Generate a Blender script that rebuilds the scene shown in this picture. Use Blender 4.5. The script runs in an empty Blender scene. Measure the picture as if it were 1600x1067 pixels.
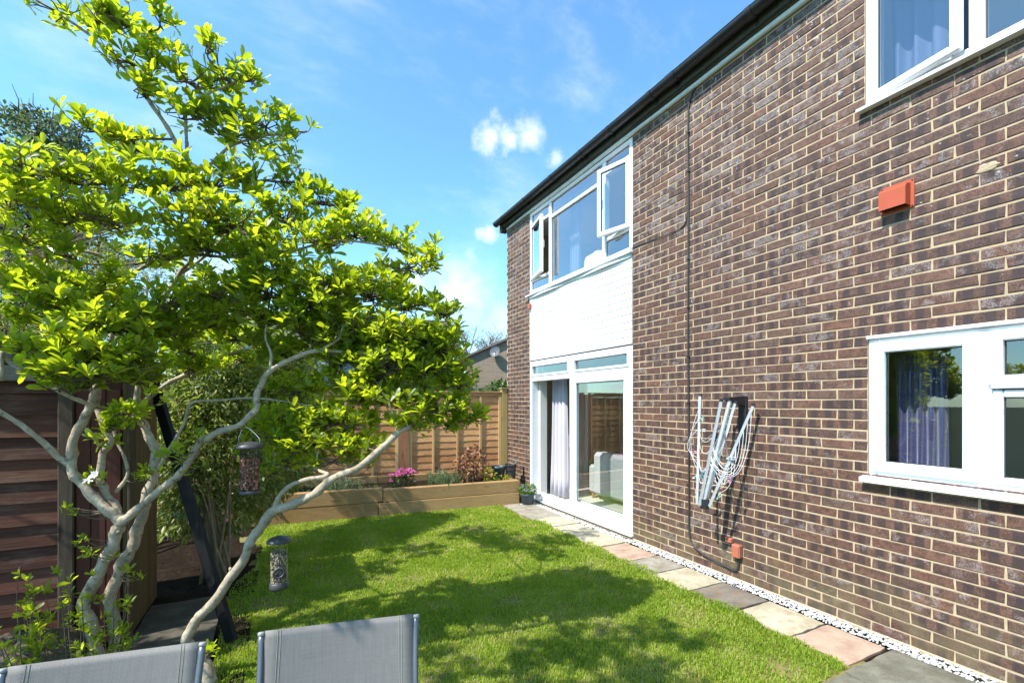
import bpy, math, random
import numpy as np
from mathutils import Matrix, Vector

# ------------------------------------------------------------------ camera, sky, sun, exposure
scene = bpy.context.scene
COL = scene.collection
R = math.radians
F_PX, TH, EYE, HZ = 711.0, R(26.86), 1.63, 629.0        # calibrated from the brick courses (1600 px wide photograph)
CT, ST = math.cos(TH), math.sin(TH)
WX = 3.748                                               # outer face of the house wall

cam_d = bpy.data.cameras.new('camera')
cam = bpy.data.objects.new('camera', cam_d)
COL.objects.link(cam)
cam.location = (0, 0, EYE)
cam.rotation_euler = (R(90), 0, -TH)
cam_d.sensor_width = 36.0
cam_d.lens = 36.0 * F_PX / 1600.0
cam_d.shift_y = (HZ - 533.5) / 1600.0
cam_d.clip_start = 0.02
cam_d.clip_end = 2000
scene.camera = cam

SUN_TRAVEL = Vector((1.0, 0.17, -1.22)).normalized()
SUN_EL = math.asin(-SUN_TRAVEL.z)
SUN_AZ = math.atan2(-SUN_TRAVEL.x, -SUN_TRAVEL.y)        # clockwise from +Y
sun_d = bpy.data.lights.new('sun', 'SUN')
sun_d.energy = 3.8
sun_d.angle = R(0.53)
sun_d.color = (1.0, 0.955, 0.88)
sun = bpy.data.objects.new('sun', sun_d)
COL.objects.link(sun)
sun.rotation_euler = SUN_TRAVEL.to_track_quat('-Z', 'Y').to_euler()
sun.location = (-8, -1, 12)

scene.view_settings.view_transform = 'Standard'
scene.view_settings.look = 'None'
scene.view_settings.gamma = 1.0
scene.view_settings.exposure = 1.27
scene.view_settings.use_curve_mapping = False
scene.cycles.max_bounces = 6
scene.cycles.diffuse_bounces = 3
scene.cycles.glossy_bounces = 3
scene.cycles.transmission_bounces = 5
scene.cycles.transparent_max_bounces = 14
scene.cycles.sample_clamp_indirect = 6.0
scene.cycles.use_adaptive_sampling = True
scene.cycles.adaptive_threshold = 0.015


def ray(x, y):
    a = (x - 800) / F_PX
    return np.array((a * CT + ST, -a * ST + CT, -(y - HZ) / F_PX))


def at(x, y, z):                     # point at depth z along the photograph's ray (used to survey real positions)
    d = ray(x, y)
    return np.array((d[0] * z, d[1] * z, EYE + d[2] * z))


def project(p):
    zc = p[..., 0] * ST + p[..., 1] * CT
    xc = p[..., 0] * CT - p[..., 1] * ST
    zs = np.where(np.abs(zc) < 1e-6, 1e-6, zc)
    return 800 + F_PX * xc / zs, HZ - F_PX * (p[..., 2] - EYE) / zs, zc


# ------------------------------------------------------------------ node helpers
def sock(node, key):
    return node.inputs[key]


class NT:
    def __init__(self, tree):
        self.t = tree

    def n(self, typ, props=None, **inp):
        nd = self.t.nodes.new(typ)
        for k, v in (props or {}).items():
            setattr(nd, k, v)
        for k, v in inp.items():
            key = int(k[1:]) if k[0] == 'i' and k[1:].isdigit() else k.replace('_', ' ')
            s = nd.inputs[key]
            if isinstance(v, bpy.types.NodeSocket):
                self.t.links.new(v, s)
            else:
                s.default_value = v
        return nd

    def math(self, op, a, b=0.0, c=0.0, clamp=False):
        nd = self.n('ShaderNodeMath', {'operation': op, 'use_clamp': clamp}, i0=a, i1=b, i2=c)
        return nd.outputs[0]

    def mix(self, fac, a, b, blend='MIX'):
        nd = self.t.nodes.new('ShaderNodeMix')
        nd.data_type = 'RGBA'
        nd.blend_type = blend
        for k, v in ((0, fac), (6, a), (7, b)):
            if isinstance(v, bpy.types.NodeSocket):
                self.t.links.new(v, nd.inputs[k])
            else:
                nd.inputs[k].default_value = v if not isinstance(v, tuple) or len(v) == 4 else v + (1,)
        return nd.outputs[2]

    def ramp(self, fac, stops, interp='LINEAR'):
        nd = self.t.nodes.new('ShaderNodeValToRGB')
        nd.color_ramp.interpolation = interp
        el = nd.color_ramp.elements
        while len(el) < len(stops):
            el.new(0.5)
        for e, (p, c) in zip(el, stops):
            e.position = p
            e.color = c if len(c) == 4 else tuple(c) + (1,)
        self.t.links.new(fac, nd.inputs[0])
        return nd.outputs[0]

    def noise(self, vec, scale, detail=3.0, rough=0.55, out=0, dims='3D'):
        nd = self.n('ShaderNodeTexNoise', {'noise_dimensions': dims}, Vector=vec, Scale=scale, Detail=detail, Roughness=rough)
        return nd.outputs[out]

    def mapping(self, vec, loc=(0, 0, 0), rot=(0, 0, 0), sc=(1, 1, 1)):
        return self.n('ShaderNodeMapping', None, Vector=vec, Location=loc, Rotation=rot, Scale=sc).outputs[0]

    def step(self, v, lo, hi):
        nd = self.n('ShaderNodeMapRange', {'interpolation_type': 'SMOOTHSTEP'}, Value=v)
        nd.inputs[1].default_value = lo
        nd.inputs[2].default_value = hi
        return nd.outputs[0]

    def bump(self, h, strength=0.3, dist=0.01):
        return self.n('ShaderNodeBump', None, Height=h, Strength=strength, Distance=dist).outputs[0]


MATS = {}


def newmat(name):
    m = bpy.data.materials.new(name)
    m.use_nodes = True
    m.node_tree.nodes.clear()
    nt = NT(m.node_tree)
    out = nt.n('ShaderNodeOutputMaterial')
    MATS[name] = m
    return m, nt, out


def c3(c, k=1.0):
    return (c[0] * k, c[1] * k, c[2] * k, 1)


def plain(name, col, rough=0.6, var=0.18, scale=14.0, bump=0.15, bdist=0.004, metal=0.0, spec=0.5, coord='Object', stretch=(1, 1, 1), dirt=None, dirtamt=0.0, rnd=0.0, coat=0.0, sheen=0.0):
    m, nt, out = newmat(name)
    tc = nt.n('ShaderNodeTexCoord').outputs[coord]
    v = nt.mapping(tc, sc=stretch)
    n1 = nt.noise(v, scale, 5)
    n2 = nt.noise(v, scale * 6.3, 3)
    f = nt.math('ADD', nt.math('MULTIPLY', n1, 0.65), nt.math('MULTIPLY', n2, 0.35))
    if rnd:
        f = nt.math('ADD', f, nt.math('MULTIPLY', nt.math('SUBTRACT', nt.n('ShaderNodeObjectInfo').outputs['Random'], 0.5), rnd))
    colr = nt.ramp(f, [(0.25, c3(col, 1 - var)), (0.75, c3(col, 1 + var))])
    if dirt:
        d = nt.step(nt.noise(v, scale * 0.35, 6, 0.65), 0.5, 0.72)
        colr = nt.mix(nt.math('MULTIPLY', d, dirtamt), colr, c3(dirt))
    b = nt.n('ShaderNodeBsdfPrincipled', None, Base_Color=colr, Metallic=metal)
    rr = nt.math('ADD', rough, nt.math('MULTIPLY', nt.math('SUBTRACT', n1, 0.5), 0.25), clamp=True)
    nt.t.links.new(rr, b.inputs['Roughness'])
    b.inputs['Specular IOR Level'].default_value = spec
    b.inputs['Coat Weight'].default_value = coat
    b.inputs['Sheen Weight'].default_value = sheen
    if bump:
        nt.t.links.new(nt.bump(f, bump, bdist), b.inputs['Normal'])
    nt.t.links.new(b.outputs[0], out.inputs[0])
    return m


def wood(name, ca, cb, axis='X', rough=0.75, knots=True, weather=None, wamt=0.0, rnd=0.35, bump=0.35, freq=1.0):
    """sawn timber: grain along one world axis, knots, per-piece tone"""
    m, nt, out = newmat(name)
    tc = nt.n('ShaderNodeTexCoord').outputs['Object']
    rn = nt.n('ShaderNodeObjectInfo').outputs['Random']
    off = nt.n('ShaderNodeCombineXYZ', None, X=nt.math('MULTIPLY', rn, 31.0), Y=nt.math('MULTIPLY', rn, 17.0), Z=nt.math('MULTIPLY', rn, 53.0)).outputs[0]
    v = nt.n('ShaderNodeVectorMath', {'operation': 'ADD'}, i0=tc, i1=off).outputs[0]
    sc = {'X': (1.2, 22, 22), 'Y': (22, 1.2, 22), 'Z': (22, 22, 1.2)}[axis]
    g = nt.noise(nt.mapping(v, sc=tuple(s * freq for s in sc)), 3.0, 6, 0.6)
    broad = nt.noise(v, 2.3, 3)
    f = nt.math('ADD', nt.math('MULTIPLY', g, 0.7), nt.math('MULTIPLY', broad, 0.3))
    f = nt.math('ADD', f, nt.math('MULTIPLY', nt.math('SUBTRACT', rn, 0.5), rnd))
    col = nt.ramp(f, [(0.28, c3(ca)), (0.72, c3(cb))])
    if knots:
        ksc = {'X': (2.2, 9, 9), 'Y': (9, 2.2, 9), 'Z': (9, 9, 2.2)}[axis]
        vo = nt.n('ShaderNodeTexVoronoi', None, Vector=nt.mapping(v, sc=ksc), Scale=1.0)
        k = nt.math('SUBTRACT', 1.0, nt.step(vo.outputs['Distance'], 0.05, 0.2))
        col = nt.mix(nt.math('MULTIPLY', k, 0.8), col, c3(ca, 0.30))
        fg_ = nt.noise(nt.mapping(v, sc=tuple(q * 3.2 for q in sc)), 3.0, 4, 0.6)
        col = nt.mix(nt.math('MULTIPLY', nt.step(fg_, 0.52, 0.66), 0.35), col, c3(ca, 0.55))
    if weather:
        w = nt.step(nt.noise(nt.mapping(v, sc=tuple(max(1.5, s * 0.35) for s in sc)), 2.0, 6, 0.7), 0.47, 0.68)
        col = nt.mix(nt.math('MULTIPLY', w, wamt), col, c3(weather))
    b = nt.n('ShaderNodeBsdfPrincipled', None, Base_Color=col, Roughness=rough)
    b.inputs['Specular IOR Level'].default_value = 0.25
    nt.t.links.new(nt.bump(g, bump, 0.004), b.inputs['Normal'])
    nt.t.links.new(b.outputs[0], out.inputs[0])
    return m


def leafmat(name, ramp, trans, tmix=0.45, rough=0.38, spec=0.45, patch=0.0):
    """foliage: tone by leaf, light passes through"""
    m, nt, out = newmat(name)
    geo = nt.n('ShaderNodeNewGeometry')
    r = nt.math('FRACT', nt.math('ADD', geo.outputs['Random Per Island'], nt.n('ShaderNodeObjectInfo').outputs['Random']))
    if patch:
        p = nt.noise(geo.outputs['Position'], patch, 3)
        r = nt.math('ADD', nt.math('MULTIPLY', r, 0.55), nt.math('MULTIPLY', nt.step(p, 0.34, 0.66), 0.45))
    col = nt.ramp(r, ramp)
    tcol = nt.mix(0.55, c3(trans), nt.mix(1.0, col, c3(trans, 3.0), 'MULTIPLY'))
    n = nt.noise(geo.outputs['Position'], 160.0, 2)
    b = nt.n('ShaderNodeBsdfPrincipled', None, Base_Color=nt.mix(nt.math('MULTIPLY', n, 0.35), col, nt.mix(1.0, col, (0.6, 0.6, 0.6, 1), 'MULTIPLY')), Roughness=rough)
    b.inputs['Specular IOR Level'].default_value = spec
    t = nt.n('ShaderNodeBsdfTranslucent', None, Color=tcol)
    mx = nt.n('ShaderNodeMixShader', None, Fac=tmix, i1=b.outputs[0], i2=t.outputs[0])
    nt.t.links.new(mx.outputs[0], out.inputs[0])
    return m


def brickmat():
    m, nt, out = newmat('brick_clay')
    uv = nt.n('ShaderNodeUVMap', {'uv_map': 'UVMap'}).outputs[0]
    geo = nt.n('ShaderNodeNewGeometry')
    rn = nt.math('FRACT', nt.math('ADD', nt.math('MULTIPLY', nt.n('ShaderNodeObjectInfo').outputs['Random'], 3.7), geo.outputs['Random Per Island']))
    rn2 = nt.math('FRACT', nt.math('MULTIPLY', rn, 17.31))
    rn3 = nt.math('FRACT', nt.math('MULTIPLY', rn, 91.7))
    off = nt.n('ShaderNodeCombineXYZ', None, X=nt.math('MULTIPLY', rn, 61.0), Y=nt.math('MULTIPLY', rn2, 37.0), Z=nt.math('MULTIPLY', rn3, 13.0)).outputs[0]
    v = nt.n('ShaderNodeVectorMath', {'operation': 'ADD'}, i0=uv, i1=off).outputs[0]
    sep = nt.n('ShaderNodeSeparateXYZ', None, Vector=uv)
    u = sep.outputs[0]
    wz = nt.n('ShaderNodeSeparateXYZ', None, Vector=geo.outputs['Position']).outputs[2]
    base = nt.ramp(rn, [(0.0, c3((0.078, 0.042, 0.033))), (0.3, c3((0.110, 0.054, 0.037))), (0.6, c3((0.134, 0.061, 0.040))), (0.82, c3((0.118, 0.068, 0.048))), (1.0, c3((0.160, 0.073, 0.045)))])
    mott = nt.noise(v, 22.0, 5, 0.65)
    fine = nt.noise(v, 150.0, 4, 0.75)
    col = nt.mix(nt.step(mott, 0.38, 0.62), base, nt.mix(1.0, base, (0.55, 0.54, 0.58, 1), 'MULTIPLY'))
    col = nt.mix(nt.math('MULTIPLY', nt.step(fine, 0.50, 0.66), 0.62), col, (0.20, 0.135, 0.105, 1))
    col = nt.mix(nt.math('MULTIPLY', nt.step(fine, 0.5, 0.34), 0.7), col, (0.018, 0.012, 0.013, 1))
    # dark kiss marks left by the kiln stack on some bricks
    band = nt.math('ABSOLUTE', nt.math('SUBTRACT', nt.math('ABSOLUTE', nt.math('SUBTRACT', u, 0.107)), 0.05))
    band = nt.math('SUBTRACT', 1.0, nt.step(nt.math('ADD', band, nt.math('MULTIPLY', nt.math('SUBTRACT', mott, 0.5), 0.02)), 0.018, 0.030))
    kiss = nt.math('MULTIPLY', band, nt.math('GREATER_THAN', rn2, 0.52))
    col = nt.mix(nt.math('MULTIPLY', kiss, 0.72), col, (0.030, 0.021, 0.023, 1))
    # grey-white lime bloom, heavier on the upper storey
    hi = nt.math('MULTIPLY', nt.step(wz, 2.0, 4.0), 0.085)
    bl = nt.noise(v, 15.0, 4, 0.6)
    bloom = nt.step(nt.math('ADD', nt.math('ADD', bl, hi), nt.math('MULTIPLY', nt.math('SUBTRACT', rn3, 0.5), 0.34)), 0.60, 0.76)
    bloom = nt.math('MULTIPLY', bloom, nt.step(fine, 0.40, 0.6))
    col = nt.mix(nt.math('MULTIPLY', bloom, 0.72), col, (0.26, 0.225, 0.215, 1))
    spot = nt.step(nt.math('ADD', nt.math('ADD', nt.noise(v, 30.0, 3), hi), nt.math('MULTIPLY', nt.math('SUBTRACT', rn2, 0.5), 0.12)), 0.76, 0.83)
    col = nt.mix(nt.math('MULTIPLY', spot, 0.75), col, (0.45, 0.44, 0.45, 1))
    # orange chipped arrises
    chip = nt.step(nt.math('ADD', nt.noise(v, 42.0, 2), nt.math('MULTIPLY', nt.math('SUBTRACT', rn, 0.5), 0.05)), 0.735, 0.755)
    col = nt.mix(nt.math('MULTIPLY', chip, 0.9), col, (0.36, 0.095, 0.03, 1))
    # algae tint near the ground
    alg = nt.math('MULTIPLY', nt.math('SUBTRACT', 1.0, nt.step(wz, 0.05, 0.5)), nt.step(nt.noise(geo.outputs['Position'], 4.0, 4), 0.38, 0.6))
    col = nt.mix(nt.math('MULTIPLY', alg, 0.5), col, (0.15, 0.125, 0.06, 1))
    b = nt.n('ShaderNodeBsdfPrincipled', None, Base_Color=col, Roughness=0.72)
    b.inputs['Specular IOR Level'].default_value = 0.35
    h = nt.math('ADD', nt.math('MULTIPLY', fine, 0.6), nt.math('MULTIPLY', mott, 0.6))
    nt.t.links.new(nt.bump(h, 0.55, 0.004), b.inputs['Normal'])
    nt.t.links.new(b.outputs[0], out.inputs[0])
    return m


def glassmat(name, tint=(0.965, 0.98, 0.98), refl=3.2):
    m, nt, out = newmat(name)
    fr = nt.n('ShaderNodeFresnel', None, IOR=1.52).outputs[0]
    # both faces of the double glazing are gathered on the outer face of each pane
    front = nt.math('SUBTRACT', 1.0, nt.n('ShaderNodeNewGeometry').outputs['Backfacing'])
    fac = nt.math('MULTIPLY', nt.math('MULTIPLY', fr, refl, clamp=True), front)
    g = nt.n('ShaderNodeBsdfGlossy', None, Color=(1, 1, 1, 1), Roughness=0.0)
    t = nt.n('ShaderNodeBsdfTransparent', None, Color=c3(tint))
    mx = nt.n('ShaderNodeMixShader', None, Fac=fac, i1=t.outputs[0], i2=g.outputs[0])
    nt.t.links.new(mx.outputs[0], out.inputs[0])
    return m


def stonemat(name, a, b_, dirt, rough=0.85):
    m, nt, out = newmat(name)
    geo = nt.n('ShaderNodeNewGeometry')
    rn = nt.n('ShaderNodeObjectInfo').outputs['Random']
    off = nt.n('ShaderNodeCombineXYZ', None, X=nt.math('MULTIPLY', rn, 40.0), Y=nt.math('MULTIPLY', rn, 23.0), Z=0.0).outputs[0]
    v = nt.n('ShaderNodeVectorMath', {'operation': 'ADD'}, i0=geo.outputs['Position'], i1=off).outputs[0]
    n1 = nt.noise(v, 5.0, 6, 0.62)
    n2 = nt.noise(v, 60.0, 4, 0.7)
    col = nt.ramp(nt.math('ADD', nt.math('MULTIPLY', n1, 0.7), nt.math('MULTIPLY', n2, 0.3)), [(0.36, c3(a, .85)), (0.64, c3(b_))])
    d = nt.step(nt.noise(v, 9.0, 6, 0.7), 0.46, 0.66)
    col = nt.mix(nt.math('MULTIPLY', d, 0.7), col, c3(dirt))
    sp_ = nt.step(nt.noise(v, 38.0, 5, 0.75), 0.60, 0.70)
    col = nt.mix(nt.math('MULTIPLY', sp_, 0.35), col, c3(dirt, .6))
    bs = nt.n('ShaderNodeBsdfPrincipled', None, Base_Color=col, Roughness=rough)
    bs.inputs['Specular IOR Level'].default_value = 0.3
    nt.t.links.new(nt.bump(nt.math('ADD', n1, nt.math('MULTIPLY', n2, 0.4)), 0.4, 0.01), bs.inputs['Normal'])
    nt.t.links.new(bs.outputs[0], out.inputs[0])
    return m


# ------------------------------------------------------------------ world: daylight sky with small cumulus and thin cirrus
world = bpy.data.worlds.new('World')
scene.world = world
world.use_nodes = True
wt = NT(world.node_tree)
world.node_tree.nodes.clear()
wout = wt.n('ShaderNodeOutputWorld')
sky = wt.n('ShaderNodeTexSky', {'sky_type': 'NISHITA'})
sky.sun_disc = False
sky.sun_elevation = SUN_EL
sky.sun_rotation = SUN_AZ % (2 * math.pi)
sky.altitude = 50
sky.air_density = 1.0
sky.dust_density = 0.35
sky.ozone_density = 2.2
SKYGAIN = 0.147
wdir = wt.n('ShaderNodeTexCoord').outputs['Generated']
skc = wt.mix(1.0, sky.outputs[0], (0.68, 1.0, 1.08, 1), 'MULTIPLY')
wz = wt.n('ShaderNodeSeparateXYZ', None, Vector=wdir).outputs[2]
n_big = wt.noise(wdir, 9.0, 6, 0.6)
n_fine = wt.noise(wdir, 30.0, 5, 0.6)
mask = None
for (px, py, rad, amp) in ((764, 218, 0.030, .95), (826, 212, 0.032, .95), (792, 220, 0.026, .9), (775, 182, 0.012, .4), (871, 247, 0.016, 0.6), (762, 366, 0.022, .9), (720, 455, 0.085, 0.75), (640, 440, 0.07, 0.6), (733, 395, 0.02, .45), (790, 500, .06, .5), (500, 520, .12, .7), (330, 460, .10, .7)):
    d = ray(px, py)
    d = d / np.linalg.norm(d)
    dist = wt.n('ShaderNodeVectorMath', {'operation': 'DISTANCE'}, i0=wdir, i1=tuple(d)).outputs['Value']
    e = wt.math('ADD', dist, wt.math('MULTIPLY', wt.math('SUBTRACT', n_fine, 0.5), 0.045 + rad * 0.6))
    blob = wt.math('MULTIPLY', wt.math('SUBTRACT', 1.0, wt.step(e, -rad * 0.25, rad * 1.35)), amp)
    mask = blob if mask is None else wt.math('MAXIMUM', mask, blob)
scat = wt.math('MULTIPLY', wt.step(wt.noise(wt.mapping(wdir, loc=(3.3, 1.2, 0.4), sc=(1, 1, 2.2)), 5.0, 6, 0.58), 0.62, 0.74), 0.7)
# scattered cumulus all round, thinning towards the stretch of sky the garden looks at
fwd = wt.n('ShaderNodeVectorMath', {'operation': 'DOT_PRODUCT'}, i0=wdir, i1=(float(ST), float(CT), 0.25)).outputs['Value']
scat = wt.math('MULTIPLY', scat, wt.math('SUBTRACT', 1.0, wt.step(fwd, 0.35, 0.75)))
cir = wt.math('MULTIPLY', wt.step(wt.noise(wt.mapping(wdir, rot=(0.3, 0.5, 0.9), sc=(1.0, 3.2, 3.0)), 3.0, 7, 0.62), 0.46, 0.86), 0.34)
mask = wt.math('MAXIMUM', wt.math('MAXIMUM', mask, scat), cir, clamp=True)
ccol = wt.mix(wt.step(n_big, 0.3, 0.7), (3.5, 3.8, 4.4, 1), (4.6, 4.65, 4.8, 1))
skyc = wt.mix(wt.math('MULTIPLY', mask, 0.88), skc, ccol)
bg = wt.n('ShaderNodeBackground', None, Color=skyc, Strength=SKYGAIN)
wt.t.links.new(bg.outputs[0], wout.inputs[0])

# ------------------------------------------------------------------ mesh helpers
WORLD_LOC = {}


def link(o, parent=None, loc=(0, 0, 0)):
    COL.objects.link(o)
    WORLD_LOC[o] = Vector(loc)
    o.location = loc
    if parent is not None:
        o.parent = parent
        o.matrix_parent_inverse = Matrix.Translation(-WORLD_LOC[parent])
    return o


def tag(o, label=None, cat=None, group=None, kind=None):
    if label:
        o['label'] = label
    if cat:
        o['category'] = cat
    if group:
        o['group'] = group
    if kind:
        o['kind'] = kind
    return o


def thing(name, label, cat, loc=(0, 0, 0), group=None):
    o = bpy.data.objects.new(name, None)
    o.empty_display_size = 0.1
    link(o, None, tuple(float(q) for q in loc))
    return tag(o, label, cat, group)


def make_mesh(name, v, f, mat=None, smooth=False, uv=None):
    me = bpy.data.meshes.new(name)
    if isinstance(f, np.ndarray):
        nv, nf, k = len(v), len(f), f.shape[1]
        me.vertices.add(nv)
        me.vertices.foreach_set('co', np.asarray(v, dtype=np.float32).ravel())
        me.loops.add(nf * k)
        me.loops.foreach_set('vertex_index', f.astype(np.int32).ravel())
        me.polygons.add(nf)
        me.polygons.foreach_set('loop_start', np.arange(0, nf * k, k, dtype=np.int32))
        me.update(calc_edges=True)
    else:
        me.from_pydata([tuple(map(float, p)) for p in v], [], f)
    if uv is not None:
        li = np.empty(len(me.loops), dtype=np.int32)
        me.loops.foreach_get('vertex_index', li)
        lay = me.uv_layers.new(name='UVMap')
        lay.data.foreach_set('uv', np.asarray(uv, dtype=np.float32)[li].ravel())
    if smooth:
        me.polygons.foreach_set('use_smooth', np.ones(len(me.polygons), dtype=bool))
    if mat is not None:
        me.materials.append(mat)
    me.update()
    return me


class MB:
    def __init__(self):
        self.v = []
        self.f = []

    def quadbox(self, c8):
        b = len(self.v)
        self.v += [tuple(p) for p in c8]
        self.f += [(b, b + 3, b + 2, b + 1), (b + 4, b + 5, b + 6, b + 7), (b, b + 1, b + 5, b + 4), (b + 1, b + 2, b + 6, b + 5), (b + 2, b + 3, b + 7, b + 6), (b + 3, b, b + 4, b + 7)]
        return self

    def box(self, x0, x1, y0, y1, z0, z1):
        return self.quadbox([(x0, y0, z0), (x1, y0, z0), (x1, y1, z0), (x0, y1, z0), (x0, y0, z1), (x1, y0, z1), (x1, y1, z1), (x0, y1, z1)])

    def cbox(self, x0, x1, y0, y1, z0, z1, c=0.004):
        """box with chamfered edges"""
        c = min(c, (x1 - x0) * .45, (y1 - y0) * .45, (z1 - z0) * .45)
        b = len(self.v)
        X, Y, Z = (x0, x1), (y0, y1), (z0, z1)
        idx = {}
        for i in (0, 1):
            for j in (0, 1):
                for k in (0, 1):
                    sx, sy, sz = (1 - 2 * i), (1 - 2 * j), (1 - 2 * k)
                    for a in range(3):
                        p = [X[i], Y[j], Z[k]]
                        d = [sx * c, sy * c, sz * c]
                        for q in range(3):
                            if q != a:
                                p[q] += d[q]
                        idx[(i, j, k, a)] = len(self.v)
                        self.v.append(tuple(p))
        V = lambda i, j, k, a: idx[(i, j, k, a)]
        for i in (0, 1):
            q = [V(i, 0, 0, 0), V(i, 1, 0, 0), V(i, 1, 1, 0), V(i, 0, 1, 0)]
            self.f.append(tuple(q if i else q[::-1]))
            q = [V(0, i, 0, 1), V(1, i, 0, 1), V(1, i, 1, 1), V(0, i, 1, 1)]
            self.f.append(tuple(q[::-1] if i else q))
            q = [V(0, 0, i, 2), V(1, 0, i, 2), V(1, 1, i, 2), V(0, 1, i, 2)]
            self.f.append(tuple(q if i else q[::-1]))
        for i in (0, 1):
            for j in (0, 1):
                q = [V(i, j, 0, 0), V(i, j, 1, 0), V(i, j, 1, 1), V(i, j, 0, 1)]
                self.f.append(tuple(q if (i + j) % 2 else q[::-1]))
                q = [V(i, 0, j, 0), V(i, 1, j, 0), V(i, 1, j, 2), V(i, 0, j, 2)]
                self.f.append(tuple(q[::-1] if (i + j) % 2 else q))
                q = [V(0, i, j, 1), V(1, i, j, 1), V(1, i, j, 2), V(0, i, j, 2)]
                self.f.append(tuple(q if (i + j) % 2 else q[::-1]))
                for k in (0, 1):
                    q = [V(i, j, k, 0), V(i, j, k, 1), V(i, j, k, 2)]
                    self.f.append(tuple(q if (i + j + k) % 2 else q[::-1]))
        return self

    def beam(self, p0, p1, w, h, up=(0, 0, 1)):
        p0, p1 = Vector(p0), Vector(p1)
        d = (p1 - p0).normalized()
        s = d.cross(Vector(up))
        if s.length < 1e-4:
            s = d.cross(Vector((0, 1, 0)))
        s.normalize()
        u = s.cross(d).normalized()
        s, u = s * w / 2, u * h / 2
        return self.quadbox([p0 - s - u, p0 + s - u, p0 + s + u, p0 - s + u, p1 - s - u, p1 + s - u, p1 + s + u, p1 - s + u])

    def tube(self, pts, rad, n=8, cap=True):
        pts = [Vector(p) for p in pts]
        if not hasattr(rad, '__len__'):
            rad = [rad] * len(pts)
        b0 = len(self.v)
        ref = None
        for i, p in enumerate(pts):
            d = (pts[min(i + 1, len(pts) - 1)] - pts[max(i - 1, 0)])
            d = d.normalized() if d.length > 1e-9 else Vector((0, 0, 1))
            if ref is None:
                ref = d.cross(Vector((0.31, 0.87, 0.38)))
                if ref.length < 1e-3:
                    ref = d.cross(Vector((1, 0, 0)))
            ref = (ref - d * ref.dot(d)).normalized()
            s = d.cross(ref)
            for k in range(n):
                a = 2 * math.pi * k / n
                self.v.append(tuple(p + (ref * math.cos(a) + s * math.sin(a)) * rad[i]))
        for i in range(len(pts) - 1):
            for k in range(n):
                a, b = b0 + i * n + k, b0 + i * n + (k + 1) % n
                self.f.append((a, b, b + n, a + n))
        if cap:
            self.f.append(tuple(range(b0 + n - 1, b0 - 1, -1)))
            e = b0 + (len(pts) - 1) * n
            self.f.append(tuple(range(e, e + n)))
        return self

    def lathe(self, prof, c=(0, 0, 0), n=20, close=True):
        b0 = len(self.v)
        for (r, z) in prof:
            for k in range(n):
                a = 2 * math.pi * k / n
                self.v.append((c[0] + r * math.cos(a), c[1] + r * math.sin(a), c[2] + z))
        for i in range(len(prof) - 1):
            for k in range(n):
                a, b = b0 + i * n + k, b0 + i * n + (k + 1) % n
                self.f.append((a, b, b + n, a + n))
        if close:
            self.f.append(tuple(range(b0 + n - 1, b0 - 1, -1)))
            e = b0 + (len(prof) - 1) * n
            self.f.append(tuple(range(e, e + n)))
        return self

    def poly(self, pts, t):
        """extrude a planar polygon by vector t"""
        b = len(self.v)
        n = len(pts)
        t = Vector(t)
        self.v += [tuple(p) for p in pts] + [tuple(Vector(p) + t) for p in pts]
        self.f.append(tuple(range(b + n - 1, b - 1, -1)))
        self.f.append(tuple(range(b + n, b + 2 * n)))
        for i in range(n):
            j = (i + 1) % n
            self.f.append((b + i, b + j, b + n + j, b + n + i))
        return self

    def build(self, name, mat, parent=None, smooth=False, label=None, cat=None, group=None, kind=None):
        o = bpy.data.objects.new(name, make_mesh(name, self.v, self.f, mat, smooth))
        link(o, parent)
        return tag(o, label, cat, group, kind)


def smooth_by_angle(o, deg=40):
    me = o.data
    me.polygons.foreach_set('use_smooth', np.ones(len(me.polygons), dtype=bool))
    me.set_sharp_from_angle(angle=R(deg))


def catmull(pts, sub=6):
    P = [np.array(p, dtype=float) for p in pts]
    P = [2 * P[0] - P[1]] + P + [2 * P[-1] - P[-2]]
    out = []
    for i in range(1, len(P) - 2):
        for j in range(sub):
            t = j / sub
            a, b, c, d = P[i - 1], P[i], P[i + 1], P[i + 2]
            out.append(0.5 * ((2 * b) + (c - a) * t + (2 * a - 5 * b + 4 * c - d) * t * t + (3 * b - a - 3 * c + d) * t ** 3))
    out.append(P[-2])
    return np.array(out)


# leaves: base, midrib kink, tip and two pairs of edge points
LT = np.array([0.0, 0.38, 0.72, 1.0, 0.30, 0.68, 0.30, 0.68])
LS = np.array([0.0, 0.0, 0.0, 0.0, 0.34, 0.5, -0.34, -0.5])
LF = np.array([[0, 4, 1], [0, 1, 6], [1, 4, 5], [1, 5, 2], [1, 2, 7], [1, 7, 6], [2, 5, 3], [2, 3, 7]])


RT = np.array([0.0, 0.36, 0.72, 1.0, 0.27, 0.60, 0.88, 0.27, 0.60, 0.88])
RS = np.array([0.0, 0.0, 0.0, 0.0, 0.26, 0.48, 0.36, -0.26, -0.48, -0.36])
RF = np.array([[0, 4, 1], [0, 1, 7], [1, 4, 5], [1, 5, 2], [1, 2, 8], [1, 8, 7], [2, 5, 6], [2, 9, 8], [2, 6, 3], [2, 3, 9]])


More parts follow.
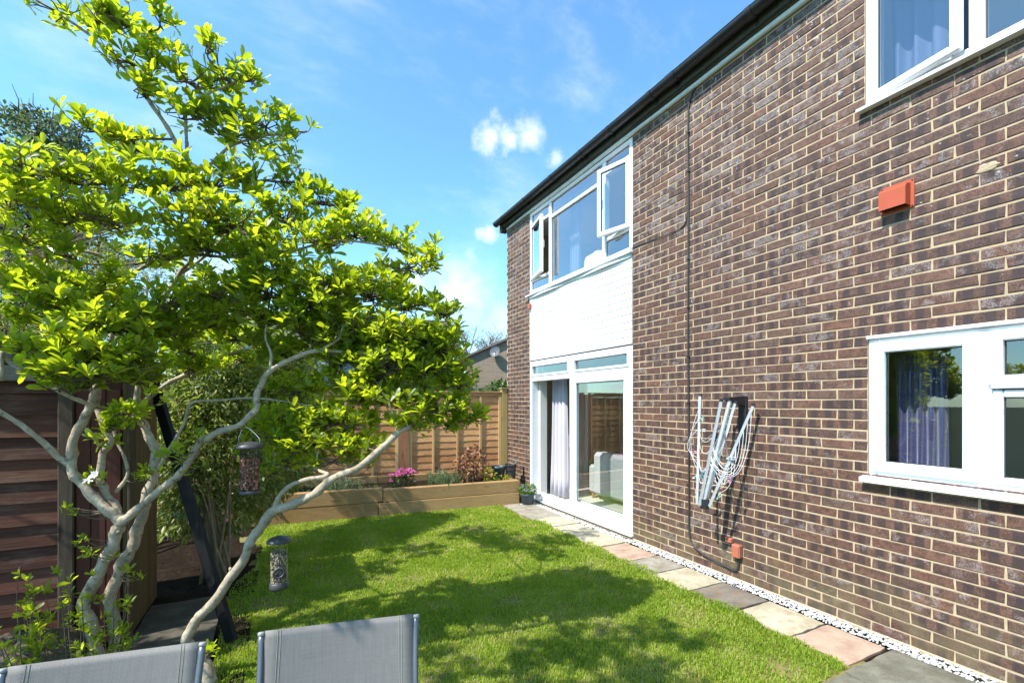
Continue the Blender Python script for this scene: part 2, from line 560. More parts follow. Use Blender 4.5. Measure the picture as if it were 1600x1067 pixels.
def round_leaves(g, pos, d, up, L, W):
    """obovate leaves, each with its own fold, curl and twist"""
    n = len(pos)
    d = d / (np.linalg.norm(d, axis=1, keepdims=True) + 1e-9)
    s = np.cross(d, up)
    s /= (np.linalg.norm(s, axis=1, keepdims=True) + 1e-9)
    u = np.cross(s, d)
    fold, curl, tw = g.uniform(.05, .6, n), g.normal(.16, .16, n), g.normal(0, .35, n)
    t = RT[None, :] * L[:, None]
    w = RS[None, :] * W[:, None] * (1 + g.normal(0, .06, (n, 10)))
    lift = fold[:, None] * np.abs(w) - curl[:, None] * (RT ** 2)[None] * L[:, None] + tw[:, None] * w * RT[None]
    return pos[:, None, :] + d[:, None, :] * t[..., None] + s[:, None, :] * w[..., None] + u[:, None, :] * lift[..., None]


def leaf_arrays(pos, d, up, L, W, fold=0.25, curl=0.15, slim=False):
    """pos,d,up: (n,3); L,W: (n,)"""
    n = len(pos)
    d = d / (np.linalg.norm(d, axis=1, keepdims=True) + 1e-9)
    s = np.cross(d, up)
    s /= (np.linalg.norm(s, axis=1, keepdims=True) + 1e-9)
    u = np.cross(s, d)
    ls = LS * (np.array([1, 1, 1, 1, 1.25, 0.8, 1.25, 0.8]) if slim else 1.0)
    t = LT[None, :, None] * L[:, None, None]
    w = ls[None, :, None] * W[:, None, None]
    lift = fold * np.abs(ls)[None, :, None] * W[:, None, None] - (curl * (LT ** 2))[None, :, None] * L[:, None, None]
    v = pos[:, None, :] + d[:, None, :] * t + s[:, None, :] * w + u[:, None, :] * lift
    return v


def leaf_obj(name, v, mat, parent=None, kind=None, label=None, cat=None, smooth=True):
    n, k = v.shape[:2]
    f = ((LF if k == 8 else RF)[None, :, :] + (np.arange(n) * k)[:, None, None]).reshape(-1, 3)
    o = bpy.data.objects.new(name, make_mesh(name, v.reshape(-1, 3), f, mat, smooth))
    link(o, parent)
    return tag(o, label, cat, None, kind)

# ------------------------------------------------------------------ materials
M_BRICK = brickmat()
M_MORTAR = plain('lime_mortar', (0.39, 0.305, 0.20), 0.95, 0.22, 25, 0.5, 0.004, spec=0.1, coord='Object')
M_UPVC = plain('white_upvc', (0.74, 0.75, 0.76), 0.3, 0.04, 3, 0.0, spec=0.5, dirt=(0.58, 0.57, 0.54), dirtamt=0.4)
M_CLAD = plain('white_cladding', (0.70, 0.70, 0.69), 0.4, 0.05, 3, 0.02, dirt=(0.50, 0.49, 0.46), dirtamt=0.35)
M_SEAL = plain('black_gasket', (0.02, 0.022, 0.024), 0.6, 0.1, 30, 0)
M_GLASS = glassmat('window_glass')
M_GLASSU = glassmat('upstairs_coated_glass', (0.95, 0.97, 0.98), 4.6)
M_GUTTER = plain('black_gutter_plastic', (0.018, 0.018, 0.022), 0.38, 0.25, 8, 0.1, dirt=(0.06, 0.06, 0.06), dirtamt=0.25)
M_FASCIA = plain('dark_olive_fascia', (0.045, 0.045, 0.032), 0.8, 0.3, 6, 0.2)
M_SOFFIT = plain('pale_soffit_trim', (0.56, 0.60, 0.58), 0.5, 0.12, 5, 0.1, dirt=(0.28, 0.25, 0.19), dirtamt=0.5)
M_ROOF = plain('roof_tile', (0.10, 0.065, 0.05), 0.9, 0.3, 10, 0.4, rnd=0.3)
M_PLASTER = plain('cream_plaster', (0.60, 0.58, 0.54), 0.9, 0.04, 4, 0)
M_CARPET = plain('pale_carpet', (0.55, 0.52, 0.46), 0.95, 0.1, 60, 0.3)
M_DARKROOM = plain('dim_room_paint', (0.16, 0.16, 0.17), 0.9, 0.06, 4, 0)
M_ORANGE = plain('orange_plastic', (0.36, 0.062, 0.020), 0.55, 0.08, 9, 0.1, dirt=(0.4, 0.12, 0.07), dirtamt=0.3)
M_SALMON = plain('faded_orange_plastic', (0.36, 0.11, 0.065), 0.6, 0.12, 12, 0.1)
M_BLACK = plain('black_plastic', (0.014, 0.014, 0.016), 0.5, 0.2, 12, 0.1)
M_CABLE = plain('black_cable', (0.03, 0.028, 0.027), 0.55, 0.25, 15, 0.1)
M_ALU = plain('brushed_aluminium', (0.55, 0.56, 0.57), 0.42, 0.15, 20, 0.05, metal=0.6)
M_STEEL = plain('galvanised_steel', (0.45, 0.46, 0.48), 0.4, 0.15, 20, 0.1, metal=0.9)
M_LINE = plain('washing_line', (0.62, 0.62, 0.62), 0.5, 0.1, 20, 0)
M_SLEEPER = wood('new_sleeper_timber', (0.25, 0.14, 0.058), (0.40, 0.255, 0.115), 'X', weather=(0.28, 0.23, 0.12), wamt=0.35)
M_SLEEPER_Y = wood('sleeper_end_timber', (0.27, 0.15, 0.06), (0.40, 0.25, 0.11), 'Y')
M_FENCE = wood('golden_fence_timber', (0.37, 0.175, 0.072), (0.55, 0.31, 0.14), 'X', rnd=0.45)
M_FENCEV = wood('golden_batten_timber', (0.42, 0.26, 0.11), (0.60, 0.42, 0.215), 'Z', knots=False)
M_FENCEPOST = wood('red_brown_post_timber', (0.22, 0.095, 0.05), (0.36, 0.17, 0.09), 'Z', rnd=0.1)
M_GREENPOST = wood('green_treated_post_timber', (0.30, 0.21, 0.075), (0.42, 0.31, 0.13), 'Z', rnd=0.05)
M_SHED = wood('stained_shed_board', (0.042, 0.014, 0.008), (0.105, 0.036, 0.020), 'X', weather=(0.17, 0.11, 0.075), wamt=0.4, knots=False, rnd=0.3, bump=0.6)
M_SHEDV = wood('red_stained_board', (0.055, 0.016, 0.010), (0.10, 0.034, 0.022), 'Z', knots=False, rnd=0.3)
M_SHEDG = wood('algae_stained_board', (0.06, 0.036, 0.015), (0.11, 0.072, 0.03), 'Z', weather=(0.075, 0.075, 0.02), wamt=0.6, rnd=0.3)
M_SHEDPOST = wood('weathered_post', (0.035, 0.022, 0.014), (0.09, 0.06, 0.04), 'Z', weather=(0.12, 0.095, 0.07), wamt=0.6)
M_GREYWOOD = wood('grey_weathered_board', (0.12, 0.105, 0.09), (0.24, 0.21, 0.18), 'X', rnd=0.2)
M_FELT = plain('black_roof_felt', (0.022, 0.022, 0.024), 0.95, 0.4, 60, 0.4)
M_POLE = plain('black_steel_post', (0.0045, 0.0048, 0.0055), 0.6, 0.2, 9, 0.05, spec=0.25)
M_SOIL = plain('dark_soil', (0.022, 0.015, 0.010), 1.0, 0.6, 30, 1.0, 0.03, spec=0.05, dirt=(0.055, 0.038, 0.024), dirtamt=0.6)
M_GROUND = plain('rough_ground', (0.06, 0.075, 0.03), 1.0, 0.4, 1.2, 0.5, 0.03, spec=0.1, dirt=(0.09, 0.07, 0.04), dirtamt=0.5)
M_LAWN = plain('lawn_thatch', (0.19, 0.165, 0.065), 1.0, 0.45, 9, 1.0, 0.02, spec=0.1, dirt=(0.13, 0.10, 0.045), dirtamt=0.55)
M_CREAM = stonemat('cream_sandstone', (0.36, 0.31, 0.205), (0.50, 0.44, 0.32), (0.27, 0.22, 0.13))
M_PINK = stonemat('pink_sandstone', (0.33, 0.20, 0.14), (0.44, 0.325, 0.24), (0.38, 0.31, 0.22))
M_GREYST = stonemat('grey_sandstone', (0.23, 0.20, 0.155), (0.35, 0.32, 0.26), (0.18, 0.14, 0.08))
M_DARKST = stonemat('dark_brown_sandstone', (0.13, 0.115, 0.095), (0.22, 0.19, 0.15), (0.19, 0.12, 0.06))
M_PATIO = stonemat('grey_green_patio_stone', (0.125, 0.12, 0.09), (0.21, 0.20, 0.155), (0.10, 0.09, 0.06))
M_CONC = stonemat('old_concrete', (0.055, 0.048, 0.036), (0.10, 0.088, 0.066), (0.04, 0.036, 0.024))
M_PEBBLE = plain('white_pebble', (0.50, 0.49, 0.465), 0.6, 0.12, 30, 0.1, rnd=0.2)
M_ROCK = plain('garden_rock', (0.11, 0.085, 0.058), 0.95, 0.6, 11, 1.0, 0.05, dirt=(0.10, 0.10, 0.05), dirtamt=0.5)
M_SLING = None

# ------------------------------------------------------------------ ground, lawn, paths
rng = np.random.default_rng(7)
random.seed(7)

MB().box(-220, 260, -120, 420, -0.6, -0.03).build('ground', M_GROUND, kind='structure')


def fence_y(x, off=0.0):
    return 7.62 + 0.09 * (3.7 - x) + off


def bed_y(x):
    return 6.53 + 0.09 * (3.447 - x)


_lr = random.Random(4)
LAWN_POLY = [(-0.36, 1.56), (2.2, 1.54), (3.1, 1.57)] + [(3.17 + _lr.uniform(-.05, .055), 1.65 + .11 * q_) for q_ in range(35)] + [(3.02, 5.6), (3.10, 6.1), (3.08, 6.55), (-0.30, 6.86), (-0.22, 5.2), (-0.40, 4.75)]


def grid_sheet(name, x0, x1, y0, y1, z, nx, ny, amp, mat, freq=2.0, seed=0, kind='structure'):
    g = np.random.default_rng(seed)
    xs, ys = np.linspace(x0, x1, nx), np.linspace(y0, y1, ny)
    X, Y = np.meshgrid(xs, ys, indexing='ij')
    ph = g.uniform(0, 6.28, 6)
    Z = z + amp * (np.sin(X * freq + ph[0]) * np.cos(Y * freq * 1.3 + ph[1]) + 0.5 * np.sin(X * freq * 2.7 + ph[2] + Y * freq * 1.9) + g.normal(0, 0.25, X.shape))
    v = np.stack([X, Y, Z], -1).reshape(-1, 3)
    i = np.arange(nx - 1)[:, None] * ny + np.arange(ny - 1)[None, :]
    f = np.stack([i, i + ny, i + ny + 1, i + 1], -1).reshape(-1, 4)
    o = bpy.data.objects.new(name, make_mesh(name, v, f, mat, True))
    link(o)
    return tag(o, kind=kind)


grid_sheet('lawn', -0.45, 3.3, 1.50, 6.95, -0.012, 60, 84, 0.006, M_LAWN, seed=3)
grid_sheet('soil', -3.2, -0.2, 2.2, 8.1, -0.004, 60, 90, 0.012, M_SOIL, freq=5.0, seed=4)


def in_poly(px, py, poly):
    inside = np.zeros(len(px), bool)
    n = len(poly)
    for i in range(n):
        x0, y0 = poly[i]
        x1, y1 = poly[(i + 1) % n]
        c = ((y0 > py) != (y1 > py)) & (px < (x1 - x0) * (py - y0) / (y1 - y0 + 1e-12) + x0)
        inside ^= c
    return inside


def slab(parent, x0, x1, y0, y1, z0, z1, mat, seed):
    """riven flagstone: uneven edge and face"""
    g = np.random.default_rng(seed)
    nx, ny = 7, 7
    xs = np.linspace(x0, x1, nx)
    ys = np.linspace(y0, y1, ny)
    X, Y = np.meshgrid(xs, ys, indexing='ij')
    X = X + g.normal(0, 0.003, X.shape)
    Y = Y + g.normal(0, 0.003, Y.shape)
    Z = z1 + g.normal(0, 0.0012, X.shape)
    edge = np.zeros(X.shape, bool)
    edge[[0, -1], :] = True
    edge[:, [0, -1]] = True
    Z = np.where(edge, Z - 0.005, Z)
    top = np.stack([X, Y, Z], -1).reshape(-1, 3)
    f = []
    for i in range(nx - 1):
        for j in range(ny - 1):
            a = i * ny + j
            f.append((a, a + ny, a + ny + 1, a + 1))
    ring = [i * ny for i in range(nx)] + [(nx - 1) * ny + j for j in range(1, ny)] + [i * ny + ny - 1 for i in range(nx - 2, -1, -1)] + [j for j in range(ny - 2, 0, -1)]
    b = len(top)
    low = top[ring].copy()
    low[:, 2] = z0
    v = np.vstack([top, low])
    n = len(ring)
    for k in range(n):
        f.append((ring[k], b + k, b + (k + 1) % n, ring[(k + 1) % n]))
    o = bpy.data.objects.new('slab', make_mesh('slab', v, f, mat))
    link(o, parent)
    smooth_by_angle(o, 30)
    return o


path = MB().box(3.12, WX + 0.05, 1.50, 6.58, -0.3, -0.012).build('path', M_SOIL, kind='structure')
yb = [1.565, 1.945, 2.385, 2.815, 3.245, 3.625, 4.13, 4.62, 5.08, 5.50, 6.03, 6.53]
pm = [M_PINK, M_CREAM, M_DARKST, M_CREAM, M_GREYST, M_PINK, M_CREAM, M_CREAM, M_CREAM, M_GREYST, M_GREYST]
for i in range(len(yb) - 1):
    wide = i >= 9
    slab(path, (3.15 if not wide else 3.12) + random.uniform(-.02, .02), 3.575 if not wide else 3.66, yb[i] + 0.009, yb[i + 1] - 0.009, -0.1, 0.008 + random.uniform(0, .006), pm[i], i)

patio = MB().box(-3.5, WX + 0.05, -2.5, 1.49, -0.3, -0.02).build('patio', M_CONC, kind='structure')
xs = [3.60, 3.02, 2.42, 1.82, 1.22, 0.62, 0.02, -0.58, -1.18, -1.78, -2.38, -2.98]
ys = [1.545, 1.12, 0.52, -0.08, -0.68, -1.28, -1.88]
k = 100
for i in range(len(xs) - 1):
    for j in range(len(ys) - 1):
        k += 1
        sh = 0.0 if j % 2 == 0 else 0.27
        slab(patio, xs[i + 1] + 0.006 - sh, min(xs[i] - 0.006 - sh, 3.6), ys[j + 1] + 0.006, ys[j] - 0.006, -0.1, 0.010 + random.uniform(0, .006), M_PATIO, k)

cp = MB().box(-0.93, -0.33, 2.45, 4.5, -0.2, -0.02).build('concrete_path', M_CONC, kind='structure')
slab(cp, -0.92, -0.42, 3.52, 4.52, -0.1, 0.022, M_CONC, 301)
slab(cp, -0.90, -0.40, 2.48, 3.50, -0.1, 0.020, M_CONC, 302)

# white pebbles in the strip between the path and the wall
ico_v, ico_f = [], []
ph = (1 + 5 ** .5) / 2
ICO = np.array([(-1, ph, 0), (1, ph, 0), (-1, -ph, 0), (1, -ph, 0), (0, -1, ph), (0, 1, ph), (0, -1, -ph), (0, 1, -ph), (ph, 0, -1), (ph, 0, 1), (-ph, 0, -1), (-ph, 0, 1)]) / math.hypot(1, ph)
ICF = np.array([(0, 11, 5), (0, 5, 1), (0, 1, 7), (0, 7, 10), (0, 10, 11), (1, 5, 9), (5, 11, 4), (11, 10, 2), (10, 7, 6), (7, 1, 8), (3, 9, 4), (3, 4, 2), (3, 2, 6), (3, 6, 8), (3, 8, 9), (4, 9, 5), (2, 4, 11), (6, 2, 10), (8, 6, 7), (9, 8, 1)])


def blobs(name, P, r, mat, squash=0.7, parent=None, kind='stuff', label=None, cat=None, jitter=0.18):
    n = len(P)
    g = np.random.default_rng(n)
    sc = r[:, None] * g.uniform(0.75, 1.25, (n, 3)) * np.array([1, 1, squash])
    a = g.uniform(0, 6.28, n)
    base = ICO[None] * sc[:, None, :] * (1 + g.normal(0, jitter * 0.5, (n, 12, 1)))
    x = base[..., 0] * np.cos(a)[:, None] - base[..., 1] * np.sin(a)[:, None]
    y = base[..., 0] * np.sin(a)[:, None] + base[..., 1] * np.cos(a)[:, None]
    v = np.stack([x, y, base[..., 2]], -1) + P[:, None, :]
    f = (ICF[None] + (np.arange(n) * 12)[:, None, None]).reshape(-1, 3)
    o = bpy.data.objects.new(name, make_mesh(name, v.reshape(-1, 3), f, mat, True))
    link(o, parent)
    return tag(o, label, cat, None, kind)


n = 3600
py = rng.uniform(1.0, 6.45, n)
px = np.where(py > 4.15, rng.uniform(3.585, 3.69, n), rng.uniform(3.60, 3.735, n))
keep = ~((py > 4.2) & (rng.uniform(0, 1, n) < 0.35))
P = np.stack([px, py, rng.uniform(-0.006, 0.012, n)], -1)[keep]
blobs('white_pebbles', P, rng.uniform(0.006, 0.0125, len(P)), M_PEBBLE, label='narrow strip of small white pebbles between the flagstones and the brick wall', cat='pebbles')

# ------------------------------------------------------------------ grass
M_GRASS = leafmat('grass_blade', [(0.0, c3((0.12, 0.20, 0.018))), (0.35, c3((0.21, 0.30, 0.028))), (0.65, c3((0.30, 0.37, 0.05))), (0.82, c3((0.36, 0.36, 0.10))), (0.93, c3((0.46, 0.40, 0.20))), (1.0, c3((0.50, 0.42, 0.26)))], (0.54, 0.65, 0.04), 0.46, 0.5, 0.25, patch=2.6)


def make_grass(n, poly, bounds, seed, hmin, hmax, name):
    g = np.random.default_rng(seed)
    x = g.uniform(bounds[0], bounds[1], n)
    y = g.uniform(bounds[2], bounds[3], n)
    # more blades where the camera is close
    zc = x * ST + y * CT
    keep = in_poly(x, y, poly) & (g.uniform(0, 1, n) < np.clip(3.4 / zc, 0.45, 1.0))
    dens = 0.5 + 0.5 * np.sin(x * 5.1 + 1.3 * np.sin(y * 3.3)) * np.sin(y * 4.7 + 1.1 * np.sin(x * 2.9))
    keep &= g.uniform(0, 1, n) < 0.72 + 0.28 * dens
    for (bx, by, br) in ((2.75, 1.75, .16), (2.15, 1.8, .12), (0.1, 3.0, .22), (-.1, 4.2, .3), (0.3, 4.9, .2), (1.7, 3.35, .16), (2.3, 4.3, .14), (1.1, 4.2, .15), (2.7, 3.4, .12), (1.4, 5.2, .18), (2.2, 5.5, .13), (.8, 2.6, .15), (2.0, 2.6, .12), (2.9, 2.5, .1), (.5, 5.9, .2), (2.6, 4.9, .1)):
        dd = np.hypot(x - bx, y - by)
        keep &= g.uniform(0, 1, n) < np.clip((dd / br) ** 1.5 * 0.8 + 0.2, 0, 1)
    x, y = x[keep], y[keep]
    n = len(x)
    zc = x * ST + y * CT
    h = g.uniform(hmin, hmax, n) * (0.8 + 0.5 * g.uniform(0, 1, n) ** 3)
    edge = np.clip((x - 2.95) / 0.2, 0, 1)
    h *= 1 + 0.5 * edge
    w = g.uniform(0.0022, 0.0040, n) * np.clip(zc / 3.2, 1.0, 2.0)
    a = g.uniform(0, 2 * math.pi, n)
    ln = g.uniform(0.15, 0.85, n)
    dx, dy = np.cos(a), np.sin(a)
    sx, sy = -dy, dx
    z0 = np.full(n, -0.012)
    b = np.stack([x, y, z0], -1)
    sd = np.stack([sx, sy, np.zeros(n)], -1) * w[:, None]
    mid = b + np.stack([dx * ln * h * 0.35, dy * ln * h * 0.35, h * 0.62], -1)
    tip = b + np.stack([dx * ln * h, dy * ln * h, h * (1.05 - 0.45 * ln)], -1)
    v = np.stack([b - sd, b + sd, mid + sd * 0.8, mid - sd * 0.8, tip], 1)
    base = (np.arange(n) * 5)[:, None]
    f = np.concatenate([base + np.array([[0, 1, 2]]), base + np.array([[0, 2, 3]]), base + np.array([[3, 2, 4]])], 0)
    o = bpy.data.objects.new(name, make_mesh(name, v.reshape(-1, 3), f, M_GRASS, False))
    link(o)
    return tag(o, 'short green lawn grass between the chairs and the raised bed', 'grass', None, 'stuff')


make_grass(380000, LAWN_POLY, (-0.4, 3.2, 1.56, 6.9), 11, 0.015, 0.036, 'grass')

# ------------------------------------------------------------------ the house
house = thing('house', 'two-storey brown brick house with white windows and black gutter', 'house', (WX, 7.61, 0))
OPEN = [(4.211, 6.73, -0.1, 4.83), (-0.25, 1.756, 1.115, 2.10), (-0.25, 1.775, 3.745, 4.80)]   # y0,y1,z0,z1
WY0, WY1, WZ1 = -1.6, 7.612, 4.86
BACKX = WX + 0.24


def wall_sheet(name, xf, xb, holes, mat, parent, y0=WY0, y1=WY1, z0=-0.3, z1=WZ1):
    mb = MB()
    ycuts = sorted({y0, y1} | {h[0] for h in holes} | {h[1] for h in holes})
    ycuts = [q for q in ycuts if y0 <= q <= y1]
    for a, b in zip(ycuts[:-1], ycuts[1:]):
        hs = sorted([(max(h[2], z0), min(h[3], z1)) for h in holes if h[0] <= a + 1e-6 and h[1] >= b - 1e-6])
        z = z0
        for (p, q) in hs:
            if p > z + 1e-4:
                mb.box(xf, xb, a, b, z, p)
            z = q
        if z < z1 - 1e-4:
            mb.box(xf, xb, a, b, z, z1)
    return mb.build(name, mat, parent)


brick_wall = wall_sheet('brick_wall', WX + 0.0045, BACKX, OPEN, M_MORTAR, house)
MB().cbox(WX - 0.012, WX + 0.02, WY0, 4.2, -0.05, 0.012, 0.006).build('mortar_fillet', M_MORTAR, house)
wall_sheet('inner_wall', BACKX + 0.003, BACKX + 0.02, OPEN, M_PLASTER, house)

# every brick: 215 x 65 face, 10 mm joints, stretcher bond
bricks = []
nc = int(round(WZ1 / 0.075))
for ci in range(nc + 1):
    z0 = 0.010 + ci * 0.075
    z1 = z0 + 0.065
    if z1 > WZ1:
        break
    spans = [(WY0, WY1)]
    for (a, b, p, q) in OPEN:
        if z1 > p + 0.01 and z0 < q - 0.01:
            ns = []
            for (s, e) in spans:
                if b <= s or a >= e:
                    ns.append((s, e))
                else:
                    if a > s:
                        ns.append((s, a))
                    if b < e:
                        ns.append((b, e))
            spans = ns
    o0 = 4.211 - 40 * 0.225 + (0.1125 if ci % 2 else 0.0)
    for (s, e) in spans:
        kk = math.floor((s - o0) / 0.225)
        while o0 + kk * 0.225 < e:
            a = max(o0 + kk * 0.225 + 0.005, s + (0.005 if s > WY0 else 0))
            b = min(o0 + (kk + 1) * 0.225 - 0.005, e - (0.0 if e >= WY1 - 1e-6 else 0.005))
            kk += 1
            if b - a > 0.03:
                bricks.append((a, b, z0, z1))


def brick_geo(L, Hh, g):
    """front face towards -X, chamfered and slightly uneven; local origin at the face's lower near corner"""
    j = lambda s: g.normal(0, s)
    c = 0.005
    v = []
    for (y, z) in ((0, 0), (L, 0), (L, Hh), (0, Hh)):
        v.append((0.03, y, z))
    jj = [(j(.0020), j(.0017)) for _ in range(4)]
    for i, (y, z) in enumerate(((0, 0), (L, 0), (L, Hh), (0, Hh))):
        v.append((0.0035, y + jj[i][0], z + jj[i][1]))
    t = j(0.0006)
    for i, (y, z) in enumerate(((c, c), (L - c, c), (L - c, Hh - c), (c, Hh - c))):
        v.append((t + j(0.0006), y + jj[i][0], z + jj[i][1]))
    f = [(8, 11, 10, 9)]
    for a in range(4):
        b = (a + 1) % 4
        f.append((4 + a, 8 + a, 8 + b, 4 + b))
        f.append((a, 4 + a, 4 + b, b))
    v = np.array(v)
    uv = np.stack([v[:, 1] + (0.215 - L) * 0.0, v[:, 2]], -1)
    return v, f, uv


gb = np.random.default_rng(21)
B = np.array(bricks)
cen = np.stack([np.full(len(B), WX), (B[:, 0] + B[:, 1]) / 2, (B[:, 2] + B[:, 3]) / 2], -1)
bx, by, bz = project(cen)
size = np.where((bz > 0.2) & (bx > -10) & (bx < 1610) & (by > -10) & (by < 1077), (B[:, 1] - B[:, 0]) * (B[:, 3] - B[:, 2]) * (np.abs(WX) / np.maximum(bz, .2) ** 3), 0)
order = np.argsort(-size)
single = set(order[:300].tolist())
full_meshes = []
for q in range(14):
    v, f, uv = brick_geo(0.215, 0.065, gb)
    full_meshes.append(make_mesh('brick', v, f, M_BRICK, False, uv))
jv, jf, juv = [], [], []
for i, (a, b, z0, z1) in enumerate(bricks):
    proud = gb.normal(0, 0.0008)
    if i in single:
        if abs((b - a) - 0.215) < 1e-3:
            me = full_meshes[gb.integers(0, 14)]
        else:
            v, f, uv = brick_geo(b - a, z1 - z0, gb)
            me = make_mesh('brick', v, f, M_BRICK, False, uv)
        o = bpy.data.objects.new('brick', me)
        link(o, brick_wall, (WX + proud, a, z0))
    else:
        v, f, uv = brick_geo(b - a, z1 - z0, gb)
        base = len(jv) * 12
        jv.append(v + np.array([WX + proud, a, z0]))
        jf += [tuple(base + t for t in q) for q in f]
        juv.append(uv)
o = bpy.data.objects.new('brickwork', make_mesh('brickwork', np.vstack(jv), jf, M_BRICK, False, np.vstack(juv)))
link(o, brick_wall)
tag(o, kind='stuff')

mp = MB()
mg = np.random.default_rng(3)
na_ = 16
rim = mg.uniform(.75, 1.15, na_)
for kr, (rr_, hx) in enumerate(((1.0, .0005), (.8, .005), (.45, .006))):
    for q in range(na_):
        a_ = 2 * math.pi * q / na_
        mp.v.append((WX - hx + mg.normal(0, .0008), 1.135 + .052 * rr_ * rim[q] * math.cos(a_), 3.03 + .030 * rr_ * rim[q] * math.sin(a_)))
for kr in range(2):
    for q in range(na_):
        a_, b_ = kr * na_ + q, kr * na_ + (q + 1) % na_
        mp.f.append((a_, a_ + na_, b_ + na_, b_))
mp.f.append(tuple(range(2 * na_, 3 * na_)))
mp.build('mortar_patch', M_MORTAR, house)

# other walls, floors and roof of the house
sh = MB()
sh.box(WX + 0.004, 8.6, 7.45, 7.607, -0.3, 4.86)
for (a_, b_, p_, q_) in ((WY0, 7.45, -.3, .9), (WY0, 7.45, 2.1, 3.3), (WY0, 7.45, 4.5, 4.86), (WY0, -.4, .9, 2.1), (1.4, 3.6, .9, 2.1), (6.6, 7.45, .9, 2.1), (WY0, -.4, 3.3, 4.5), (1.8, 3.6, 3.3, 4.5), (6.6, 7.45, 3.3, 4.5)):
    sh.box(8.45, 8.6, a_, b_, p_, q_)  # gaps in this unseen back wall are added so daylight brightens the rooms
sh.box(WX + 0.004, 8.6, WY0 - 0.15, WY0 - 0.001, -0.3, 4.86)
sh.build('outer_wall', M_MORTAR, house)
fl = MB()
fl.box(BACKX + 0.02, 8.45, WY0, 7.45, -0.05, 0.085)
fl.build('floor', M_CARPET, house)
MB().box(BACKX + 0.022, 8.44, WY0, 7.44, 2.36, 2.56).build('upper_floor', M_PLASTER, house)
MB().box(BACKX + 0.022, 8.44, WY0, 7.44, 4.80, 4.84).build('ceiling', M_PLASTER, house)
MB().box(BACKX + 0.022, 8.44, 3.0, 3.12, 0.086, 2.359).build('partition_wall', M_PLASTER, house)
MB().box(BACKX + 0.022, 8.44, 3.0, 3.12, 2.561, 4.799).build('partition_wall', M_PLASTER, house)
MB().box(6.3, 6.36, 5.2, 7.44, 0.086, 2.359).build('partition_wall', M_PLASTER, house)
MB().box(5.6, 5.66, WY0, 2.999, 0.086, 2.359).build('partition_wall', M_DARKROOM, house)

roof = MB()
roof.poly([(3.60, WY0 - .3, 5.045), (6.2, WY0 - .3, 6.1), (8.8, WY0 - .3, 5.045), (8.8, WY0 - .3, 5.005), (3.60, WY0 - .3, 5.005)], (0, 7.71 - WY0 + .3, 0))
roof.build('roof', M_ROOF, house)
MB().box(3.660, 3.690, WY0, 7.66, 4.875, 5.004).build('fascia', M_FASCIA, house)
MB().cbox(3.691, WX + 0.02, WY0, 7.60, 4.862, 4.90, 0.004).build('soffit', M_FASCIA, house)
st = MB()
pts = [(WX - 0.018, y, 4.838 + 0.004 * math.sin(y * 3.1)) for y in np.linspace(WY0, 7.56, 40)]
st.tube(pts, 0.026, 8)
o = st.build('soffit_trim', M_SOFFIT, house, smooth=True)

gut = MB()
n = 14
prof = [(math.cos(math.pi + math.pi * k / n), math.sin(math.pi + math.pi * k / n)) for k in range(n + 1)]
GXC, GZ, GR = 3.592, 4.985, 0.066
gy = [7.76, WY0 - .2]
b = 0
for yv in gy:
    for (cx, sz) in prof:
        gut.v.append((GXC + GR * cx, yv, GZ + GR * sz))
    for (cx, sz) in prof:
        gut.v.append((GXC + (GR - 0.004) * cx, yv, GZ + (GR - 0.004) * sz))
m2 = 2 * (n + 1)
for k in range(n):
    gut.f.append((k, k + 1, m2 + k + 1, m2 + k))
    gut.f.append((n + 1 + k + 1, n + 1 + k, m2 + n + 1 + k, m2 + n + 1 + k + 1))
gut.f.append((0, n + 1, m2 + n + 1, m2))
gut.f.append((n, m2 + n, m2 + 2 * n + 1, 2 * n + 1))
gutter = gut.build('gutter', M_GUTTER, house, smooth=True)
e = MB()
e.v = [(GXC + (GR + .003) * c_, 7.762, GZ + (GR + .003) * s_) for (c_, s_) in prof] + [(GXC + (GR + .003) * c_, 7.745, GZ + (GR + .003) * s_) for (c_, s_) in prof]
e.f = [tuple(range(n + 1)), tuple(range(2 * n + 1, n, -1))] + [(k, n + 1 + k, n + 2 + k, k + 1) for k in range(n)]
e.build('end_cap', M_GUTTER, gutter)
for yv, wdt in ((7.40, .05), (6.6, .045), (5.75, .045), (5.0, .045), (4.42, .05), (3.72, .05), (3.42, .11), (2.55, .06), (1.7, .05), (0.8, .05)):
    c = MB()
    rr = GR + 0.006
    pr = [(GXC + rr * c_, GZ + rr * s_) for (c_, s_) in prof]
    for yy in (yv - wdt / 2, yv + wdt / 2):
        for (x_, z_) in pr:
            c.v.append((x_, yy, z_))
    for k in range(n):
        c.f.append((k, k + 1, n + 2 + k, n + 1 + k))
    c.f.append(tuple(range(n, -1, -1)))
    c.f.append(tuple(range(n + 1, 2 * n + 2)))
    c.box(GXC + rr - .01, 3.664, yv - .012, yv + .012, GZ - .10, GZ - .005)
    c.build('gutter_bracket', M_GUTTER, gutter)
dp = MB()
dp.poly([(3.64, 7.62, 4.80), (3.64, 7.70, 4.80), (3.64, 7.70, 5.0), (3.64, 7.62, 5.0)], (0.12, 0, 0))
dp.build('eaves_box_end', M_FASCIA, house)


# windows --------------------------------------------------------
def frame_rect(mb, x0, x1, y0, y1, z0, z1, w, c=0.006, wb=None):
    """rectangular frame in the wall plane: two jambs, head and bottom rail butted together"""
    wb = w if wb is None else wb
    mb.cbox(x0, x1, y0, y0 + w, z0, z1, c)
    mb.cbox(x0, x1, y1 - w, y1, z0, z1, c)
    mb.cbox(x0, x1, y0 + w + .0005, y1 - w - .0005, z1 - w, z1 - .0005, c)
    mb.cbox(x0, x1, y0 + w + .0005, y1 - w - .0005, z0 + .0005, z0 + wb, c)
    return mb


